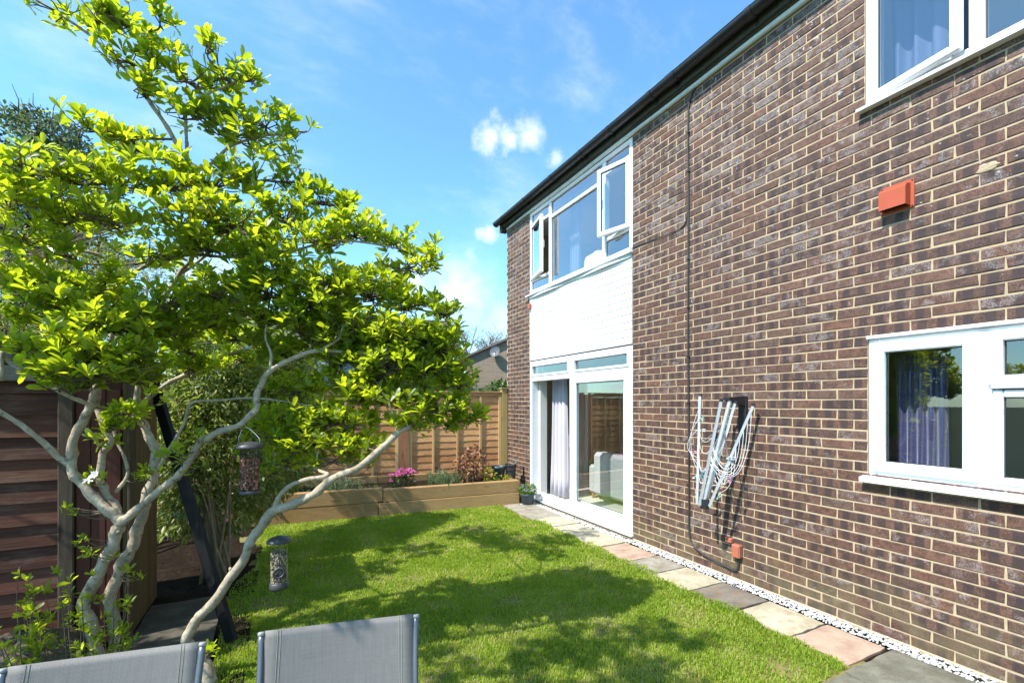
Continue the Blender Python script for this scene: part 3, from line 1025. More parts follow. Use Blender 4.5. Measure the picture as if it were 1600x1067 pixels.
def pane(parent, x, y0, y1, z0, z1, gasket=True):
    g = MB().box(x, x + 0.006, y0, y1, z0, z1).build('pane', M_GLASSU if z0 > 3 else M_GLASS, parent)
    if gasket:
        k = MB()
        t = 0.006
        k.box(x - .004, x - .001, y0, y0 + t, z0, z1)
        k.box(x - .004, x - .001, y1 - t, y1, z0, z1)
        k.box(x - .004, x - .001, y0 + t, y1 - t, z1 - t, z1)
        k.box(x - .004, x - .001, y0 + t, y1 - t, z0, z0 + t)
        k.build('gasket', M_SEAL, parent)
    return g


def rotated(objs, pivot, ang):
    """turn finished parts about a vertical hinge"""
    mat = Matrix.Translation(pivot) @ Matrix.Rotation(ang, 4, 'Z') @ Matrix.Translation(-Vector(pivot))
    for o in objs:
        o.data.transform(mat)


FX0, FX1 = WX - 0.002, WX + 0.075

# upper bedroom window over the patio door
wu = MB()
y0, y1, z0, z1 = 4.213, 6.728, 3.455, 4.815
frame_rect(wu, FX0, FX1, y0, y1, z0, z1, 0.052)
for ym in (4.757, 6.091):
    wu.cbox(FX0 + .001, FX1, ym - .032, ym + .032, z0 + .053, z1 - .053, .006)
wu.cbox(FX0 + .002, FX1, 4.790, 6.058, 4.505, 4.555, .006)
wu.cbox(FX0 + .002, FX1, 4.266, 4.724, 4.575, 4.63, .006)
wu.cbox(FX0 + .002, FX1, 4.266, 4.724, 3.715, 3.765, .006)
wu.cbox(FX0 + .002, FX1, 6.124, 6.675, 4.555, 4.605, .006)
wu.cbox(FX0 + .002, FX1, 6.124, 6.675, 3.645, 3.695, .006)
win_u = wu.build('window', M_UPVC, house)
win_u['label'] = 'wide upstairs window with two casements open'
PX = WX + 0.03
for (a, b, p, q) in ((4.790, 6.058, 4.556, 4.762), (4.790, 6.058, 3.508, 4.504), (4.266, 4.724, 4.631, 4.762), (4.266, 4.724, 3.508, 3.714), (6.124, 6.675, 4.606, 4.762), (6.124, 6.675, 3.508, 3.644)):
    pane(win_u, PX, a, b, p, q)


def sash(parent, hinge_y, free_y, z0, z1, ang, w=0.055, x=WX - 0.02):
    a, b = min(hinge_y, free_y), max(hinge_y, free_y)
    s = frame_rect(MB(), x, x + 0.05, a, b, z0, z1, w, .006).build('sash', M_UPVC, parent)
    g = MB().box(x + .022, x + .028, a + w, b - w, z0 + w, z1 - w).build('pane', M_GLASSU, parent)
    k = MB()
    t = .006
    for xx in (x + .016,):
        k.box(xx, xx + .003, a + w, a + w + t, z0 + w, z1 - w)
        k.box(xx, xx + .003, b - w - t, b - w, z0 + w, z1 - w)
        k.box(xx, xx + .003, a + w + t, b - w - t, z1 - w - t, z1 - w)
        k.box(xx, xx + .003, a + w + t, b - w - t, z0 + w, z0 + w + t)
    k = k.build('gasket', M_SEAL, parent)
    stay = MB().beam((x + .05, (a + b) / 2, z0 + .02), (x + .12, (a + b) / 2 + .1, z0 + .02), .012, .004).build('window_stay', M_STEEL, parent)
    hd = MB().cbox(x + .052, x + .072, (a + .02 if hinge_y > free_y else b - .045), (a + .045 if hinge_y > free_y else b - .02), (z0 + z1) / 2 - .06, (z0 + z1) / 2 + .06, .004).build('handle', M_UPVC, parent)
    rotated([s, g, k, hd], (x + .05, hinge_y, 0), ang)


sash(win_u, 4.258, 4.742, 3.745, 4.60, R(15))
sash(win_u, 6.682, 6.112, 3.675, 4.58, R(-12.5))
# tilting drip sill over the cladding
MB().poly([(WX - 0.055, 4.195, 3.418), (WX - 0.055, 4.195, 3.438), (WX + 0.03, 4.195, 3.454), (WX + 0.03, 4.195, 3.425)], (0, 2.60, 0)).build('window_sill', M_UPVC, house)
ap = MB()
yy = np.linspace(4.216, 6.725, 22)
for a, b in zip(yy[:-1], yy[1:]):
    d0, d1 = 0.012 * math.sin(a * 4.3), 0.012 * math.sin(b * 4.3)
    ap.quadbox([(WX - .030 - d0, a, 3.375), (WX + .001, a, 3.375), (WX + .001, b, 3.375), (WX - .030 - d1, b, 3.375), (WX - .035 - d0, a, 3.418), (WX + .001, a, 3.418), (WX + .001, b, 3.418), (WX - .035 - d1, b, 3.418)])
ap.build('lead_flashing', M_SOFFIT, house)

# white shiplap cladding between the storeys
cl = MB().box(WX + 0.014, WX + 0.09, 4.213, 6.728, 2.335, 3.453).build('cladding', M_CLAD, house)
zb = np.linspace(2.335, 3.43, 13)
for i in range(12):
    z0, z1 = zb[i], zb[i + 1]
    s = MB()
    s.poly([(WX - 0.006, 4.2135, z0 + .0015), (WX - 0.004, 4.2135, z1 - .009), (WX + .004, 4.2135, z1 - .003), (WX + 0.0135, 4.2135, z1 - .003), (WX + 0.0135, 4.2135, z0 + .0015)], (0, 2.514, 0))
    s.build('board', M_CLAD, cl)
MB().box(WX + 0.002, WX + .06, 4.214, 6.727, 2.318, 2.334).build('dark_joint', M_SEAL, house)

# patio door: fixed leaf on the near side, sliding leaf pushed behind it
pdw = MB()
frame_rect(pdw, FX0, FX1 + .05, 4.213, 6.728, 0.055, 2.317, 0.068, .006, 0.09)
pdw.cbox(FX0 + .001, FX1 + .05, 4.282, 6.659, 1.985, 2.07, .006)
pdw.cbox(FX0 + .002, FX1, 5.462, 5.548, 2.071, 2.248, .006)
pdw.cbox(FX0 + .002, FX1, 5.46, 5.545, 0.146, 1.984, .006)
pdoor = pdw.build('patio_door', M_UPVC, house)
pdoor['label'] = 'white sliding patio door standing open at its far half'
tl = MB()
frame_rect(tl, FX0 - .012, FX1 - .02, 4.262, 5.455, 2.064, 2.262, .034, .005)
frame_rect(tl, FX0 - .012, FX1 - .02, 5.556, 6.68, 2.064, 2.262, .034, .005)
tl.build('fanlight_frame', M_UPVC, pdoor)
pane(pdoor, PX, 4.296, 5.421, 2.098, 2.228)
pane(pdoor, PX, 5.59, 6.646, 2.098, 2.228)
fx = frame_rect(MB(), FX0 - .006, FX1 - .03, 4.284, 5.458, 0.148, 1.983, 0.075, .006, .075).build('fixed_leaf', M_UPVC, pdoor)
pane(pdoor, PX - .006, 4.36, 5.382, 0.224, 1.907)
sl = frame_rect(MB(), WX + .082, WX + .122, 4.40, 5.64, 0.150, 1.98, 0.075, .006).build('sliding_leaf', M_UPVC, pdoor)
pane(pdoor, WX + .100, 4.476, 5.564, 0.226, 1.904)
h = MB()
h.cbox(WX + .060, WX + .0815, 5.586, 5.616, .93, 1.21, .004)
h.tube([(WX + .0815, 5.60, 1.17), (WX + .035, 5.60, 1.16), (WX + .03, 5.60, 1.07), (WX + .035, 5.60, .98), (WX + .0815, 5.60, .97)], .008, 8)
h.build('handle', M_STEEL, pdoor, smooth=False)
MB().poly([(WX - .035, 4.19, .03), (WX - .035, 4.19, .052), (WX + .07, 4.19, .062), (WX + .07, 4.19, .03)], (0, 2.53, 0)).build('door_sill', M_UPVC, pdoor)
MB().box(WX - 0.01, WX + .07, 4.2, 6.728, -.05, .029).build('door_threshold', M_MORTAR, pdoor)
MB().box(WX + .128, BACKX + .018, 6.60, 6.725, .087, 2.0).build('door_reveal', M_PLASTER, pdoor)
MB().box(WX + .128, BACKX + .03, 4.214, 6.599, .05, .088).build('door_threshold', M_UPVC, pdoor)


def casement_window(name, label, y0, y1, z0, z1, ymul, has_top, sashopen):
    w = MB()
    frame_rect(w, FX0, FX1, y0, y1, z0, z1, .05, .006)
    w.cbox(FX0 + .001, FX1, ymul - .035, ymul + .035, z0 + .0505, z1 - .0505, .006)
    o = w.build('window', M_UPVC, house)
    o['label'] = label
    return o


# kitchen window
wk = casement_window('window', 'ground-floor window with a blue curtain inside', -0.245, 1.752, 1.118, 2.078, 1.15, True, 0)
MB().cbox(WX - .028, WX + .05, -.26, 1.758, 2.079, 2.103, .005).build('head_drip', M_UPVC, wk)
MB().poly([(WX - .060, -.27, 1.068), (WX - .060, -.27, 1.100), (WX + .05, -.27, 1.117), (WX + .05, -.27, 1.075)], (0, 2.055, 0)).build('window_sill', M_UPVC, wk)
s1 = frame_rect(MB(), WX - .026, WX + .03, 1.172, 1.722, 1.148, 2.05, .072, .008).build('sash', M_UPVC, wk)
pane(wk, WX + .012, 1.243, 1.651, 1.219, 1.979)
frame_rect(MB(), WX - .026, WX + .03, 0.35, 1.128, 1.73, 2.05, .06, .008).build('sash', M_UPVC, wk)
pane(wk, WX + .012, 0.41, 1.068, 1.79, 1.99)
MB().cbox(WX - .035, WX + .03, .34, 1.115, 1.712, 1.732, .004).build('drip_bar', M_UPVC, wk)
frame_rect(MB(), WX - .015, WX + .03, 0.35, 1.114, 1.150, 1.705, .045, .008).build('fixed_bead', M_UPVC, wk)
pane(wk, WX + .012, 0.395, 1.069, 1.195, 1.66)
pane(wk, WX + .012, -.19, .34, 1.17, 2.02)
MB().box(BACKX - .12, BACKX + .14, -.24, 1.75, 1.085, 1.116).build('inner_sill', M_UPVC, wk)

# upper near window
wn = casement_window('window', 'upstairs near window with its casement ajar', -0.245, 1.771, 3.748, 4.80, 1.187, False, 0)
MB().poly([(WX - .060, -.27, 3.715), (WX - .060, -.27, 3.735), (WX + .05, -.27, 3.747), (WX + .05, -.27, 3.718)], (0, 2.075, 0)).build('window_sill', M_UPVC, wn)
pane(wn, WX + .03, -.19, 1.151, 3.80, 4.748)
sash(wn, 1.735, 1.222, 3.772, 4.77, R(-8), .052)

# ------------------------------------------------------------------ things inside the rooms
M_CURT = plain('lilac_grey_curtain', (0.44, 0.42, 0.47), 0.8, 0.06, 30, 0.1, sheen=0.3)
M_BLUE = plain('royal_blue_satin', (0.030, 0.035, 0.125), 0.25, 0.15, 20, 0.05, sheen=0.4)
M_NAVY = plain('pale_blue_curtain', (0.09, 0.12, 0.20), 0.7, 0.1, 20, 0.05)
M_PALEC = plain('pale_grey_curtain', (0.16, 0.18, 0.21), 0.8, 0.06, 30, 0.1)
M_SOFA = plain('pale_grey_upholstery', (0.46, 0.48, 0.47), 0.9, 0.06, 50, 0.2)
M_OAK = wood('oak_shelf', (0.25, 0.13, 0.06), (0.4, 0.22, 0.1), 'Y')
M_TOWEL = plain('white_cloth', (0.75, 0.77, 0.80), 0.9, 0.05, 40, 0.3)
M_CUPB = plain('dark_cupboard', (0.10, 0.105, 0.105), 0.5, 0.1, 6, 0.05)


def curtain(name, label, x, y0, y1, z0, z1, mat, waves=6, amp=.03, group=None, flare=0.0):
    mb = MB()
    ny, nz = waves * 8 + 1, 8
    for k in range(nz):
        tz = k / (nz - 1)
        z = z0 + (z1 - z0) * tz
        for i in range(ny):
            t = i / (ny - 1)
            y = y0 + (y1 - y0) * t + flare * (1 - tz) * (t - .5)
            mb.v.append((x + amp * (1.1 - .4 * tz) * math.sin(t * waves * 2 * math.pi + .6 * math.sin(3 * tz)), y + .01 * math.sin(t * 30 + tz * 2), z))
    for k in range(nz - 1):
        for i in range(ny - 1):
            a = k * ny + i
            mb.f.append((a, a + 1, a + ny + 1, a + ny))
    o = mb.build(name, mat, None, True, label, 'curtain', group)
    md = o.modifiers.new('thickness', 'SOLIDIFY')
    md.thickness = 0.004
    return o


curtain('curtain', 'lilac grey curtain gathered inside the open half of the patio door', 4.07, 6.10, 6.50, .10, 2.02, M_CURT, 4, .045, None, .08)
curtain('curtain', 'shiny royal blue curtain behind the ground-floor window', 4.06, 1.42, 1.72, .95, 1.98, M_BLUE, 5, .028)
curtain('curtain', 'pale blue curtain seen through the upstairs near window', 4.10, 1.30, 1.76, 3.2, 4.75, M_NAVY, 4, .035)
curtain('curtain', 'pale curtain at the far side of the wide upstairs window', 4.12, 5.80, 6.06, 3.2, 4.75, M_PALEC, 4, .03)

sf = thing('sofa', 'pale grey sofa inside the room behind the patio door glass', 'sofa', (5.0, 5.2, .086))
so = MB().cbox(4.70, 5.55, 4.35, 5.95, .16, .44, .05).build('seat', M_SOFA, sf)
MB().cbox(4.46, 4.70, 4.35, 5.95, .16, .84, .05).build('backrest', M_SOFA, sf)
MB().cbox(4.50, 5.5, 5.955, 6.12, .16, .62, .04).build('armrest', M_SOFA, sf)
MB().cbox(4.50, 5.5, 4.18, 4.345, .16, .62, .04).build('armrest', M_SOFA, sf)
for (a, b) in ((4.52, 6.0), (5.4, 6.0), (4.52, 4.3), (5.4, 4.3)):
    MB().tube([(a, b, .087), (a, b, .159)], [.02, .028], 8).build('leg', M_OAK, sf)
for zz, nm in ((1.05, 'lower'), (1.45, 'upper')):
    MB().cbox(6.08, 6.298, 4.6, 6.6, zz, zz + .03, .003).build('wall_shelf', M_OAK, None, False, '%s oak shelf on the wall inside the living room' % nm, 'shelf')
tw = MB()
tw.v, tw.f = [], []
ty, tz = 14, 7
for k in range(tz):
    for i in range(ty):
        t, q = i / (ty - 1), k / (tz - 1)
        tw.v.append((WX + .10 + .10 * q + .012 * math.sin(9 * t + 3 * q), 4.90 + .42 * t + .03 * math.sin(5 * q), 3.462 + .27 * (1 - abs(2 * q - 1)) ** .7 * (.75 + .25 * math.sin(2.2 * t + .3))))
for k in range(tz - 1):
    for i in range(ty - 1):
        a = k * ty + i
        tw.f.append((a, a + 1, a + ty + 1, a + ty))
o = tw.build('folded_cloth', M_TOWEL, None, True, 'white cloth draped on the sill inside the wide upstairs window', 'cloth')
o.modifiers.new('thickness', 'SOLIDIFY').thickness = .004
bk = MB().cbox(WX + .09, WX + .2, .75, 1.05, 3.80, 3.845, .006).build('tray', M_TOWEL, None, False, 'white tray lying on the sill inside the upstairs near window', 'tray')
cb = thing('cupboard', 'tall dark cupboard standing inside the ground-floor room', 'cupboard', (5.4, 1.6, .086))
MB().cbox(5.05, 5.59, .55, 2.35, .09, 2.1, .005).build('carcass', M_CUPB, cb)
for a in (.56, 1.16, 1.76):
    dd = MB().cbox(5.03, 5.048, a + .005, a + .585, .12, 2.08, .003).build('door', M_CUPB, cb)
    MB().tube([(5.03, a + .07, 1.15), (4.99, a + .07, 1.18), (4.985, a + .07, 1.27), (4.99, a + .07, 1.36), (5.03, a + .07, 1.39)], .007, 6).build('handle', M_BLACK, dd)

# ------------------------------------------------------------------ things on the house wall
# terracotta vent cowl
vt = thing('vent_cowl', 'orange plastic vent cowl on the brick wall above the ground-floor window', 'vent', (WX, 1.58, 2.93))
pl = MB().cbox(WX - .008, WX - .0006, 1.486, 1.676, 2.93, 3.12, .002).build('back_plate', M_ORANGE, vt)
hd = MB()
ya, yb_ = 1.505, 1.657
x0, x1 = WX - .008, WX - .078
prof2 = [(x0, 3.095), (x1 + .02, 3.085), (x1, 3.062), (x1, 2.945), (x1 + .006, 2.945), (x1 + .006, 3.05), (x0, 3.07)]
hd.poly([(a, ya + .006, b) for a, b in prof2], (0, yb_ - ya - .012, 0))
hd.poly([(x0, ya, 2.945), (x1, ya, 2.945), (x1, ya, 3.062), (x1 + .02, ya, 3.085), (x0, ya, 3.095)], (0, .0058, 0))
hd.poly([(x0, yb_ - .0058, 2.945), (x1, yb_ - .0058, 2.945), (x1, yb_ - .0058, 3.062), (x1 + .02, yb_ - .0058, 3.085), (x0, yb_ - .0058, 3.095)], (0, .0058, 0))
hd.build('hood', M_ORANGE, vt)
for k in range(4):
    MB().cbox(WX - .06 + .014 * k, WX - .056 + .014 * k, ya + .007, yb_ - .007, 2.952, 2.972, .001).build('louvre', M_BLACK, vt)
for (a, b) in ((1.496, 2.94), (1.666, 2.94), (1.496, 3.11), (1.666, 3.11)):
    MB().tube([(WX - .0085, a, b), (WX - .0115, a, b)], .005, 8).build('screw', M_BLACK, vt)

# cables and junction box
cbm = MB()
pts = [(WX - .012, 0.5, 4.865), (WX - .014, 2.4, 4.858), (WX - .016, 3.05, 4.862), (WX - .012, 3.24, 4.83), (WX - .009, 3.345, 4.72), (WX - .009, 3.366, 4.45), (WX - .009, 3.362, 3.6), (WX - .009, 3.366, 2.4), (WX - .009, 3.356, 1.2), (WX - .009, 3.352, .55), (WX - .011, 3.35, .33), (WX - .016, 3.31, .20), (WX - .02, 3.15, .125), (WX - .02, 2.95, .10), (WX - .018, 2.84, .085), (WX - .014, 2.795, .10), (WX - .012, 2.785, .16), (WX - .012, 2.783, .215)]
cbm.tube(catmull(pts, 7), .0095, 8)
cable = cbm.build('wall_cable', M_CABLE, None, True, 'thick black cable running down the brick wall from the eaves to the small box', 'cable')
for zz in (4.4, 4.0, 3.1, 2.6, 2.1, 1.62, 1.17, .78):
    MB().cbox(WX - .022, WX - .0006, 3.366 - .018, 3.366 + .013, zz, zz + .012, .002).build('cable_clip', M_BLACK, cable)
c2 = MB().tube(catmull([(WX - .007, 3.376, 3.62), (WX - .007, 3.40, 3.50), (WX - .006, 3.50, 3.455), (WX - .006, 3.8, 3.462), (WX - .006, 4.17, 3.475), (WX - .03, 4.24, 3.46)], 6), .0055, 7)
c2.build('thin_cable', M_CABLE, None, True, 'thin black cable crossing the bricks to the wide upstairs window', 'cable')
jb = thing('junction_box', 'faded orange outdoor junction box low on the brick wall under the clothes dryer', 'junction box', (WX, 2.79, .22))
MB().cbox(WX - .055, WX - .0006, 2.745, 2.825, .215, .335, .008).build('box', M_SALMON, jb)
MB().cbox(WX - .062, WX - .0555, 2.752, 2.818, .222, .328, .006).build('lid', M_SALMON, jb)
MB().cbox(WX - .045, WX - .0006, 2.835, 2.905, .330, .375, .006).build('side_socket', M_SALMON, jb)
MB().tube([(WX - .012, 2.783, .19), (WX - .012, 2.783, .2145)], .014, 8).build('cable_gland', M_BLACK, jb)
MB().cbox(WX - .05, WX + .003, 6.66, 6.715, 3.20, 3.29, .006).build('orange_bracket', M_SALMON, None, False, 'small orange block under the far end of the upstairs window sill', 'block')

# folded wall-mounted rotary clothes dryer
dr = thing('clothes_dryer', 'folded rotary clothes dryer with silver arms hanging on the brick wall', 'clothes dryer', (WX, 2.80, .7))
br = MB()
br.cbox(WX - .03, WX - .0006, 2.695, 2.775, 1.28, 1.69, .004)
br.poly([(WX - .031, 2.70, 1.69), (WX - .22, 2.715, 1.675), (WX - .22, 2.715, 1.652), (WX - .031, 2.70, 1.60)], (0, .065, 0))
br.build('wall_bracket', M_BLACK, dr)
hub = Vector((WX - .335, 2.885, .705))
top = Vector((WX - .19, 2.735, 1.648))
MB().tube([top, hub + Vector((0, 0, .05))], .017, 10).build('mast', M_ALU, dr)
MB().tube([hub + Vector((0, 0, -.03)), hub + Vector((0, 0, .055))], .038, 10).build('hub', M_BLACK, dr)
tips = [Vector((WX - .27, 2.99, 1.69)), Vector((WX - .09, 2.585, 1.60)), Vector((WX - .225, 2.80, 1.64)), Vector((WX - .15, 2.715, 1.625))]
offs = [Vector((-.012, .07, .0)), Vector((.0, -.05, 0)), Vector((-.04, .02, 0)), Vector((.03, .02, 0))]
for tpt, of in zip(tips, offs):
    b0 = hub + of
    arm = MB().beam(b0, tpt, .021, .021).build('arm', M_ALU, dr)
    d = (tpt - b0).normalized()
    MB().beam(tpt, tpt + d * .022, .027, .027).build('end_cap', M_BLACK, arm)
for a, bb in ((0.55, 0), (.45, 1), (.5, 2)):
    p = hub + offs[bb] + (tips[bb] - hub - offs[bb]) * a
    MB().beam(p, top - (top - hub) * .25, .012, .006).build('strut', M_STEEL, dr)
rl = random.Random(5)
lines = []
def on_arm(i, t):
    return hub + offs[i] + (tips[i] - hub - offs[i]) * t


def hang(p0, p1, sag, sd):
    P_ = []
    for q in range(17):
        t = q / 16
        w_ = 4 * t * (1 - t)
        p = p0 + (p1 - p0) * t + Vector(sd) * w_ + Vector((0, 0, -sag * w_ ** .8))
        p.x = min(p.x, WX - .02)
        p.z = max(p.z, .77)
        P_.append(p)
    MB().tube(P_, .0021, 5).build('line', M_LINE, dr, True)


for k in range(7):       # concentric cords slung from the right-hand arm back to the bundle
    hang(on_arm(1, .97 - .085 * k), on_arm(2, .42 + .03 * k + rl.uniform(-.03, .03)), .30 - .025 * k + rl.uniform(-.03, .03), (-.02, -.10 + .012 * k, 0))
for k in range(5):       # cords between the bundle and the left-hand arm
    hang(on_arm(0, .88 - .13 * k), on_arm(2, .70 - .10 * k + rl.uniform(-.04, .04)), .16 + rl.uniform(-.04, .06), (-.03, .03 - .01 * k, 0))
for k in range(3):       # loops hanging outside the left-hand arm
    hang(on_arm(0, .9 - .1 * k), on_arm(0, .30 + .06 * k), .03, (-.02, .075 + .02 * k, 0))
for k in range(6):       # slack bights near the hub
    hang(on_arm(1, .62 - .05 * k), on_arm(3, .16 + .05 * k), .10 + rl.uniform(0, .08), (-.03, -.07 + rl.uniform(-.03, .05), 0))
for k in range(4):
    hang(on_arm(3, .95 - .1 * k), on_arm(2, .35 + .1 * k), .05, (.01, rl.uniform(-.04, .04), 0))
pegc = [('pale green', (0.42, 0.66, 0.55)), ('pink', (0.75, 0.30, 0.50)), ('white', (0.75, 0.77, 0.78)), ('turquoise', (0.05, 0.42, 0.55)), ('lime green', (0.50, 0.70, 0.08)), ('mint', (0.45, 0.72, 0.62)), ('white', (0.75, 0.77, 0.78)), ('pink', (0.75, 0.32, 0.52)), ('pale blue', (0.5, 0.65, 0.75))]
pegpos = [(1095, 655, .30, .2, 'on the left dryer arm near its top'), (1141, 748, .26, 1.3, 'hanging low among the dryer lines'), (1097, 672, .30, .1, 'on the left dryer arm just below the pale green peg'), (1097, 742, .32, 1.2, 'clipped between the lower dryer arms'), (1088, 772, .33, 1.4, 'at the bottom of the left dryer arm'), (1123, 776, .28, .8, 'hanging at the bottom right of the dryer'), (1087, 745, .33, .4, 'at the far left edge of the dryer lines'), (1084, 706, .30, .1, 'on the outermost left dryer line'), (1141, 716, .24, .1, 'on the right dryer arm near its middle')]
for (nm, colr), (px_, py_, d_, a_, wh) in zip(pegc, pegpos):
    key = 'peg_' + nm.replace(' ', '_')
    mt = MATS.get(key) or plain(key, colr, .4, .08, 30, 0)
    dirn = ray(px_, py_)
    t = (WX - d_) / dirn[0]
    p = Vector((dirn[0] * t, dirn[1] * t, EYE + dirn[2] * t))
    u = Vector((.1, math.cos(a_), -math.sin(a_))).normalized()
    w = Vector((0, u.z, -u.y))
    pg = thing('clothes_peg', '%s plastic clothes peg %s' % (nm, wh), 'peg', p, 'pegs on the folded clothes dryer')
    for s_ in (-1, 1):
        MB().beam(p - u * .038 + w * .010 * s_, p + u * .038 + w * .003 * s_, .011, .005, tuple(w)).build('jaw', mt, pg)
    MB().beam(p - u * .006, p + u * .006, .014, .016, tuple(w)).build('spring', M_STEEL, pg)

# ------------------------------------------------------------------ raised bed of new sleepers
bed = thing('raised_bed', 'raised planting bed of pale new timber sleepers along the back fence', 'raised bed', (1.3, 6.8, 0))


def sleeper(xa, xb, z0, z1, off, mat=M_SLEEPER, th=.10):
    mb = MB()
    g = random.Random(int(xa * 1000 + z0 * 77))
    mb.cbox(0, 1, 0, 1, 0, 1, .03)
    L = math.hypot(xb - xa, .09 * (xb - xa))
    d = Vector((xb - xa, -.09 * (xb - xa), 0)) / L
    n_ = Vector((.09, 1, 0)).normalized()
    out = MB()
    out.cbox(0, L, 0, th, z0, z1, .008)
    p0 = Vector((xa, bed_y(xa) + off, 0))
    out.v = [tuple(p0 + d * v[0] + n_ * (v[1] + g.uniform(-.0015, .0015)) + Vector((0, 0, v[2] + g.uniform(-.001, .001)))) for v in out.v]
    return out.build('sleeper', mat, bed)


sleeper(-1.05, 1.306, .196, .398, 0)
sleeper(1.312, 3.447, .183, .372, .004)
sleeper(-1.05, 1.245, -.02, .193, .003)
sleeper(1.251, 3.445, -.02, .180, 0)
sleeper(-1.05, 1.4, .06, .43, .93, M_SLEEPER, .06)
sleeper(1.406, 3.3, .06, .42, .93, M_SLEEPER, .06)
for (xa, z0, z1) in ((3.347, .001, .179), (3.345, .183, .368)):
    out = MB().cbox(xa, xa + .1, bed_y(3.4) + .106, bed_y(3.4) + .93, z0, z1, .008)
    out.build('sleeper', M_SLEEPER_Y, bed)
sl_ = MB()
sl_.poly([(-1.05, bed_y(-1.05) + .102, 0), (3.345, bed_y(3.345) + .105, 0), (3.345, bed_y(3.345) + .925, 0), (-1.05, bed_y(-1.05) + .925, 0)], (0, 0, .315))
o = sl_.build('soil', M_SOIL, bed)
o['label'] = 'dark soil filling the bed'

# ------------------------------------------------------------------ back fence
fence = thing('fence', 'golden waney-lap timber fence behind the raised bed', 'fence', (1.8, 7.8, 0))
FN = Vector((-.0896, -.996, 0))
FD = Vector((.996, -.0896, 0))


def fpt(x, n_, z):
    return Vector((x, fence_y(x), z)) + FN * n_


def fbox(x0, x1, n0, n1, z0, z1):
    mb = MB()
    mb.quadbox([fpt(x0, n0, z0), fpt(x1, n0, z0), fpt(x1, n1, z0), fpt(x0, n1, z0), fpt(x0, n0, z1), fpt(x1, n0, z1), fpt(x1, n1, z1), fpt(x0, n1, z1)])
    return mb


fg = np.random.default_rng(9)
for (xa, xb, bats) in ((1.954, 3.62, (2.367, 2.797, 3.227)), (0.075, 1.771, (.466, .935, 1.355)), (-1.80, -0.105, (-1.4, -.95, -.5)), (-3.6, -1.96, (-3.2, -2.8, -2.4))):
    pan = fbox(xa, xb, -.045, -.02, 1.785, 1.815).build('panel', M_FENCE, fence)
    fbox(xa, xb, -.05, .055, 1.816, 1.838).build('capping_rail', M_FENCE, pan)
    fbox(xa, xb, .012, .034, 1.745, 1.814).build('top_rail', M_FENCE, pan)
    fbox(xa, xa + .045, .014, .036, .16, 1.744).build('edge_batten', M_FENCEV, pan)
    fbox(xb - .045, xb, .014, .036, .16, 1.744).build('edge_batten', M_FENCEV, pan)
    for bx_ in bats:
        fbox(bx_ - .018, bx_ + .018, .014, .037, .16, 1.744).build('batten', M_FENCEV, pan)
    z = .12
    while z < 1.70:
        hgt = fg.uniform(.108, .122)
        mb = MB()
        ns = 18
        ph1, ph2 = fg.uniform(0, 6.28, 2)
        xsb = np.linspace(xa + .002, xb - .002, ns)
        for i, xq in enumerate(xsb):
            wv = .004 * math.sin(xq * 5.3 + ph1) + .0028 * math.sin(xq * 13 + ph2) + fg.normal(0, .0024)
            zt = min(z + hgt + .028, 1.78)
            mb.v += [tuple(fpt(xq, .012, z + wv)), tuple(fpt(xq, -.001, zt)), tuple(fpt(xq, -.008, zt)), tuple(fpt(xq, .002, z + wv))]
        for i in range(ns - 1):
            a, b = i * 4, (i + 1) * 4
            for q in range(4):
                r_ = (q + 1) % 4
                mb.f.append((a + q, b + q, b + r_, a + r_))
        mb.f.append((0, 1, 2, 3))
        e_ = (ns - 1) * 4
        mb.f.append((e_ + 3, e_ + 2, e_ + 1, e_))
        mb.build('board', M_FENCE, pan)
        z += hgt
pp = fbox(3.634, 3.742, -.05, .055, -.1, 1.885).build('post', M_GREENPOST, fence)
fbox(3.615, 3.745, -.07, .075, 1.886, 1.905).build('post_cap', M_GREENPOST, pp)
for xq in (1.86, -.015, -1.88):
    p_ = fbox(xq - .082, xq + .082, -.05, .05, -.1, 1.80).build('post', M_FENCEPOST, fence)

# ------------------------------------------------------------------ shed on the left
shed = thing('shed', 'old dark brown overlapping-board shed at the left behind the magnolia', 'shed', (-1.8, 4.4, 0))
SY = 3.95
MB().box(-2.9, -.965, SY + .05, 4.78, -.05, 1.86).build('carcass', M_SHEDV, shed)
z = .02
sg = np.random.default_rng(31)
while z < 1.72:
    hgt = .139
    mb = MB()
    ns = 9
    xsb = np.linspace(-2.9, -1.285, ns)
    for xq in xsb:
        wv = sg.normal(0, .002)
        mb.v += [(xq, SY - .004, z + wv), (xq, SY + .018, z + hgt + .02), (xq, SY + .030, z + hgt + .02), (xq, SY + .012, z + wv)]
    for i in range(ns - 1):
        a, b = i * 4, (i + 1) * 4
        for q in range(4):
            r_ = (q + 1) % 4
            mb.f.append((a + q, a + r_, b + r_, b + q))
    mb.f.append((0, 3, 2, 1))
    e_ = (ns - 1) * 4
    mb.f.append((e_, e_ + 1, e_ + 2, e_ + 3))
    mb.build('board', M_SHED, shed)
    z += hgt
MB().cbox(-1.283, -1.205, SY - .03, SY + .045, 0, 1.76, .006).build('corner_post', M_SHEDPOST, shed)
door = MB().box(-1.203, -.968, SY + .012, SY + .045, .03, 1.72).build('door', M_SHEDV, shed)
for k_ in range(3):
    MB().cbox(-1.202 + k_ * .078, -1.127 + k_ * .078, SY - .008, SY + .0115, .03, 1.72, .004).build('plank', M_SHEDV, door)
for k_ in range(8):
    y0_ = SY + .002 + k_ * .104
    MB().cbox(-.964, -.938, y0_, y0_ + .100, .0, 1.76, .003).build('side_plank', M_SHEDG, shed)
MB().cbox(-.937, -.92, SY - .005, SY + .07, 0, 1.76, .004).build('corner_batten', M_SHEDPOST, shed)
